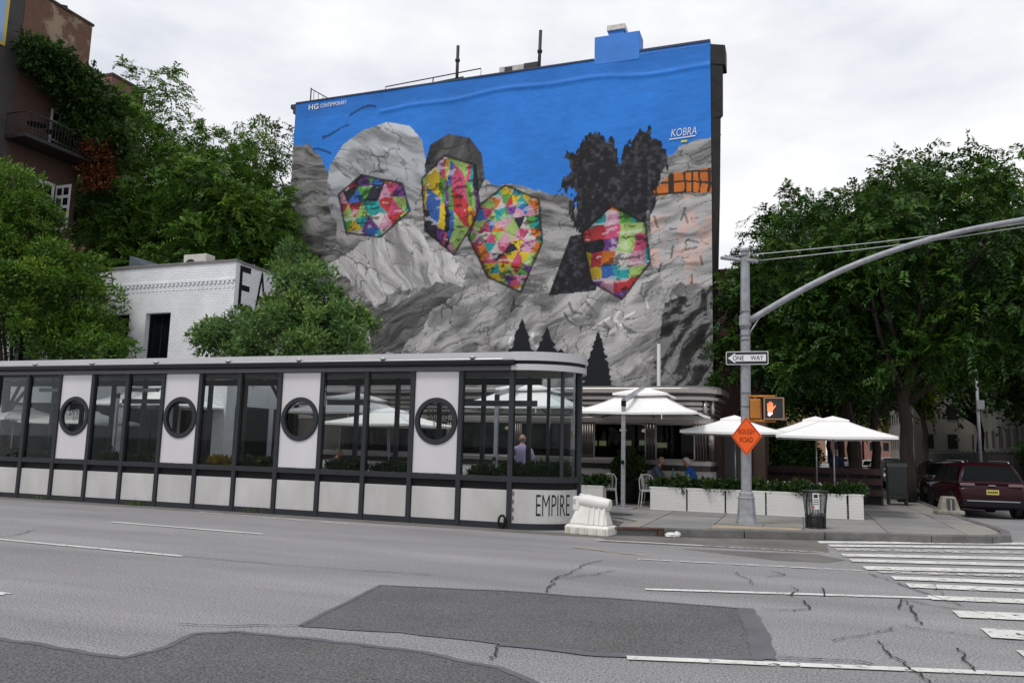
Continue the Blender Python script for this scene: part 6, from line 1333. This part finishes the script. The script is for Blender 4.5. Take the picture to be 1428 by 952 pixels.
# side street trees, right
make_tree('street_tree', 'dark leafy street tree whose trunk stands beside the green storage box', (3.62, 31.3, ZP), (3.7, 31.2, 4.6), crown(1, [((4.2, 31.2, 8.3), (5.6, 4.6, 4.7), 84, .55, 1.15), ((6.4, 30.2, 5.6), (3.2, 2.6, 2.2), 30, .45, .9), ((3.0, 31, 5.2), (3.6, 2.6, 1.3), 20, .4, .8)]), ML_loc, 84000, 1, trunk_r=.25, limbs=12, ln=.19, wd=.075, frond=True, flen=.5)
make_tree('street_tree', 'dark leafy street tree next to the diner with a leaning trunk behind the planters', (2.5, 35.2, ZP), (1.7, 35.0, 5.0), crown(2, [((1.3, 35.0, 8.4), (4.6, 4.0, 4.6), 70, .55, 1.15), ((-1.7, 34.3, 6.6), (1.9, 1.8, 3.2), 26, .4, .8), ((1.2, 33.2, 5.0), (3.6, 2.2, 1.9), 34, .4, .85)]), ML_loc, 84000, 2, trunk_r=.23, limbs=12, ln=.19, wd=.075, frond=True, flen=.5)
make_tree('street_tree', 'street tree with yellowish sprays behind the maroon SUV', (3.6, 43, ZP), (3.8, 43, 5), crown(3, [((4.8, 43, 10.3), (6.6, 4.5, 5.8), 80, .8, 1.5), ((3.5, 42, 5.6), (4.5, 3, 2.0), 24, .6, 1.1)]), ML_loc2, 50000, 3, trunk_r=.22, limbs=12, ln=.24, wd=.10, frond=True, flen=.6)
make_tree('street_tree', 'shaded street tree further down the side street on the diner side', (3.3, 54, ZP), (3.1, 54, 5), crown(4, [((2.5, 54, 8.5), (6.5, 5, 6), 60, .9, 1.7), ((1, 53, 5), (4.5, 3, 1.8), 16, .7, 1.2)]), ML_loc, 32000, 4, trunk_r=.22, ln=.3, wd=.13)
make_tree('street_tree', 'shaded street tree near the brick townhouses past the diner', (3.2, 68, ZP), (3.2, 68, 6), crown(5, [((1.8, 68, 9), (7, 5, 6), 60, 1, 1.8), ((4.5, 67, 6), (4.5, 4, 1.8), 18, .8, 1.3)]), ML_loc2, 28000, 5, trunk_r=.22, ln=.34, wd=.15)
make_tree('park_tree', 'spreading tree inside the park fence opposite the maroon SUV', (14.2, 44, .14), (13.8, 44, 5), crown(6, [((12.2, 44, 9.0), (6.8, 5.5, 5.6), 70, .8, 1.6), ((9.8, 43, 5.2), (3.8, 3, 2.0), 24, .6, 1.1), ((12.6, 46, 4.6), (3.2, 4, 1.8), 20, .6, 1.1)]), ML_loc, 50000, 6, trunk_r=.3, ln=.26, wd=.11)
make_tree('park_tree', 'tall park tree with paler foliage rising behind the fence', (16, 60, .14), (15.8, 60, 7), crown(7, [((14.5, 60, 13.5), (7, 6, 7.5), 70, .9, 1.8)]), ML_loc2, 34000, 7, trunk_r=.32, ln=.36, wd=.16)
make_tree('park_tree', 'park tree in front of the beige building', (14.0, 72, .14), (13.5, 72, 6), crown(8, [((11.5, 72, 10.5), (6.5, 6, 7), 60, .9, 1.8)]), ML_loc, 28000, 8, trunk_r=.3, ln=.36, wd=.16)
make_tree('park_tree', 'far park tree arching over the end of the side street', (12.6, 90, .14), (12, 90, 7), crown(9, [((8.5, 90, 12), (9.5, 6, 7.5), 70, 1.1, 2.2)]), ML_loc2, 28000, 9, trunk_r=.3, ln=.45, wd=.2)
# trees behind the white building
A = [((-33.0, 32.5), 19.6, 5.2, 11), ((-27.6, 31.0), 16.4, 4.6, 12), ((-36.4, 34.5), 23.9, 4.7, 13), ((-30.4, 36.5), 21.0, 4.9, 14)]
AL = ['broad feathery tree behind the white building skylight', 'feathery tree rising beside the left edge of the mural wall', 'tallest feathery tree beside the brown building balconies', 'feathery tree deepest in the yard behind the white building']
for i, ((x, y), zt, r, sd) in enumerate(A):
    hh = zt - 6.5; make_tree('yard_tree', AL[i], (x, y, ZP), (x + .3, y, 7.5), crown(sd, [((x, y, 6.5 + hh * .48), (r, r * .85, hh * .52), 84, .5, 1.2)]), ML_ail, 64000 if i < 2 else 50000, sd, trunk_r=.24, limbs=14, ln=.24, wd=.085, frond=True, flen=.65, droop=.45)
# street trees in front of the white building
make_tree('pavement_tree', 'dense round pavement tree hiding the left half of the white building', (-26.6, 20.3, ZP), (-26.5, 20.3, 3.2), crown(21, [((-28.3, 20.3, 9.0), (2.9, 2.6, 3.0), 64, .35, .75), ((-26.7, 20.3, 6.0), (4.1, 3.2, 3.3), 100, .35, .75), ((-23.4, 20.2, 4.9), (1.5, 1.3, 1.3), 22, .25, .5), ((-22.0, 20.2, 4.7), (1.0, .9, .6), 9, .2, .4)]), ML_pear, 82000, 21, trunk_r=.14, limbs=12, ln=.15, wd=.07)
make_tree('pavement_tree', 'young light green pavement tree in front of the big black wall letters', (-15.3, 20.9, ZP), (-15.3, 20.9, 3.3), crown(22, [((-15.0, 20.9, 4.9), (3.0, 2.2, 1.5), 62, .25, .55), ((-14.75, 20.9, 6.1), (1.35, 1.4, 1.5), 26, .2, .5), ((-17.8, 20.9, 4.8), (1.4, 1.0, .8), 14, .2, .45), ((-15.3, 20.9, 7.7), (.5, .5, .7), 6, .15, .3)]), ML_mid, 30000, 22, trunk_r=.08, limbs=16, ln=.16, wd=.065)
make_tree('street_tree', 'low crowned street tree closing the view along the side street', (6.5, 128, .05), (6.5, 128, 5), crown(31, [((7.5, 128, 9), (11, 5, 8), 70, 1.6, 3.0)]), ML_loc2, 18000, 31, trunk_r=.3, ln=.6, wd=.28)
make_tree('street_tree', 'small street tree between the planters and the brick townhouses', (1.9, 47.5, ZP), (1.6, 47.5, 3.6), crown(32, [((.6, 47.5, 6.2), (3.6, 3, 3.4), 50, .6, 1.1)]), ML_loc, 26000, 32, trunk_r=.14, ln=.24, wd=.11)
HG_ = [('leafy front garden shrub against the brick townhouse past the diner', (-.4, 46.0), (1.3, 3.6, 2.6)), ('tall dark shrub beside the mural building corner', (-1.6, 38.5), (1.3, 2.0, 3.0)), ('bushy front garden shrub further along the townhouses', (.0, 56.0), (1.4, 5.0, 2.8)), ('dense shrub inside the park fence behind the street lamp', (13.6, 40.5), (1.6, 4.0, 2.6)), ('dense shrub inside the park fence near the beige building', (13.8, 52.0), (1.6, 5.0, 2.8))]
for i, (lb_, (x, y), (rx, ry, rz_)) in enumerate(HG_):
    rg = rl(400 + i); lob = crown_lobes(rg, (0, 0, rz_ * .5), (rx, ry, rz_ * .6), 30, .4, .8, hollow=.2); q, tt = lobes_leaves(rg, lob, 9000, .22, .11)
    t = thing('garden_shrub', lb_, 'shrub', (x, y, ZP)); o = bpy.data.objects.new('foliage', quads_mesh('foliage', q, tt, ML_loc)); COL.objects.link(o); o.parent = t
    m = MB()
    for k in range(6): m.tube([(x + rg.uniform(-.3, .3), y + rg.uniform(-.8, .8), ZP), (x + rg.uniform(-.6, .6), y + rg.uniform(-1.5, 1.5), ZP + rz_ * .6)], .03, 5)
    m.build('stems', M_bark, t)
BR_ = thing('pavement_railing', 'low dark red timber barrier closing the seating area behind the planters', 'railing', (.8, 28.2, ZP))
M_redw = mat('dark_red_timber', (.024, .006, .005), .7, nscale=3, namt=.3)
for k in range(8): MB().box(-1.0 + k * .5, -.93 + k * .5, 28.16, 28.24, ZP, 1.25).build('post', M_redw, BR_)
for z_ in (.45, .8, 1.12): MB().box(-1.0, 2.57, 28.12, 28.158, z_, z_ + .2).build('board', M_redw, BR_)
MB().box(-.98, 2.55, 28.20, 28.23, ZP + .02, 1.2).build('backing_panel', M_black, BR_)
# weeds at the foot of the enclosure
ML_grass = leaf_mat('grass_blade', (.04, .08, .015), (.14, .2, .05), .2)
for i, (x, n) in enumerate(((-22.0, 220), (-21.3, 160), (-15.95, 90), (-19.2, 40), (-12.4, 30))):
    rg = rl(300 + i); p = np.stack([x + rg.normal(size=n) * .16, np.full(n, YF - .1) + rg.normal(size=n) * .03, np.zeros(n)], 1); a = unit(np.stack([rg.normal(size=n) * .4, rg.normal(size=n) * .3, np.ones(n)], 1))
    q = leaf_quads(rg, p, a, unit(rg.normal(size=(n, 3))), .06 + .12 * rg.random(n), np.full(n, .012)); o = bpy.data.objects.new('weed_tuft', quads_mesh('weed_tuft', q - np.array([x, YF - .1, 0]), rg.random(n), ML_grass)); COL.objects.link(o); o.location = (x, YF - .1, .006)
    tag(o, 'small green weed tuft growing at the foot of the enclosure', 'weeds', 'weeds along the enclosure foot')
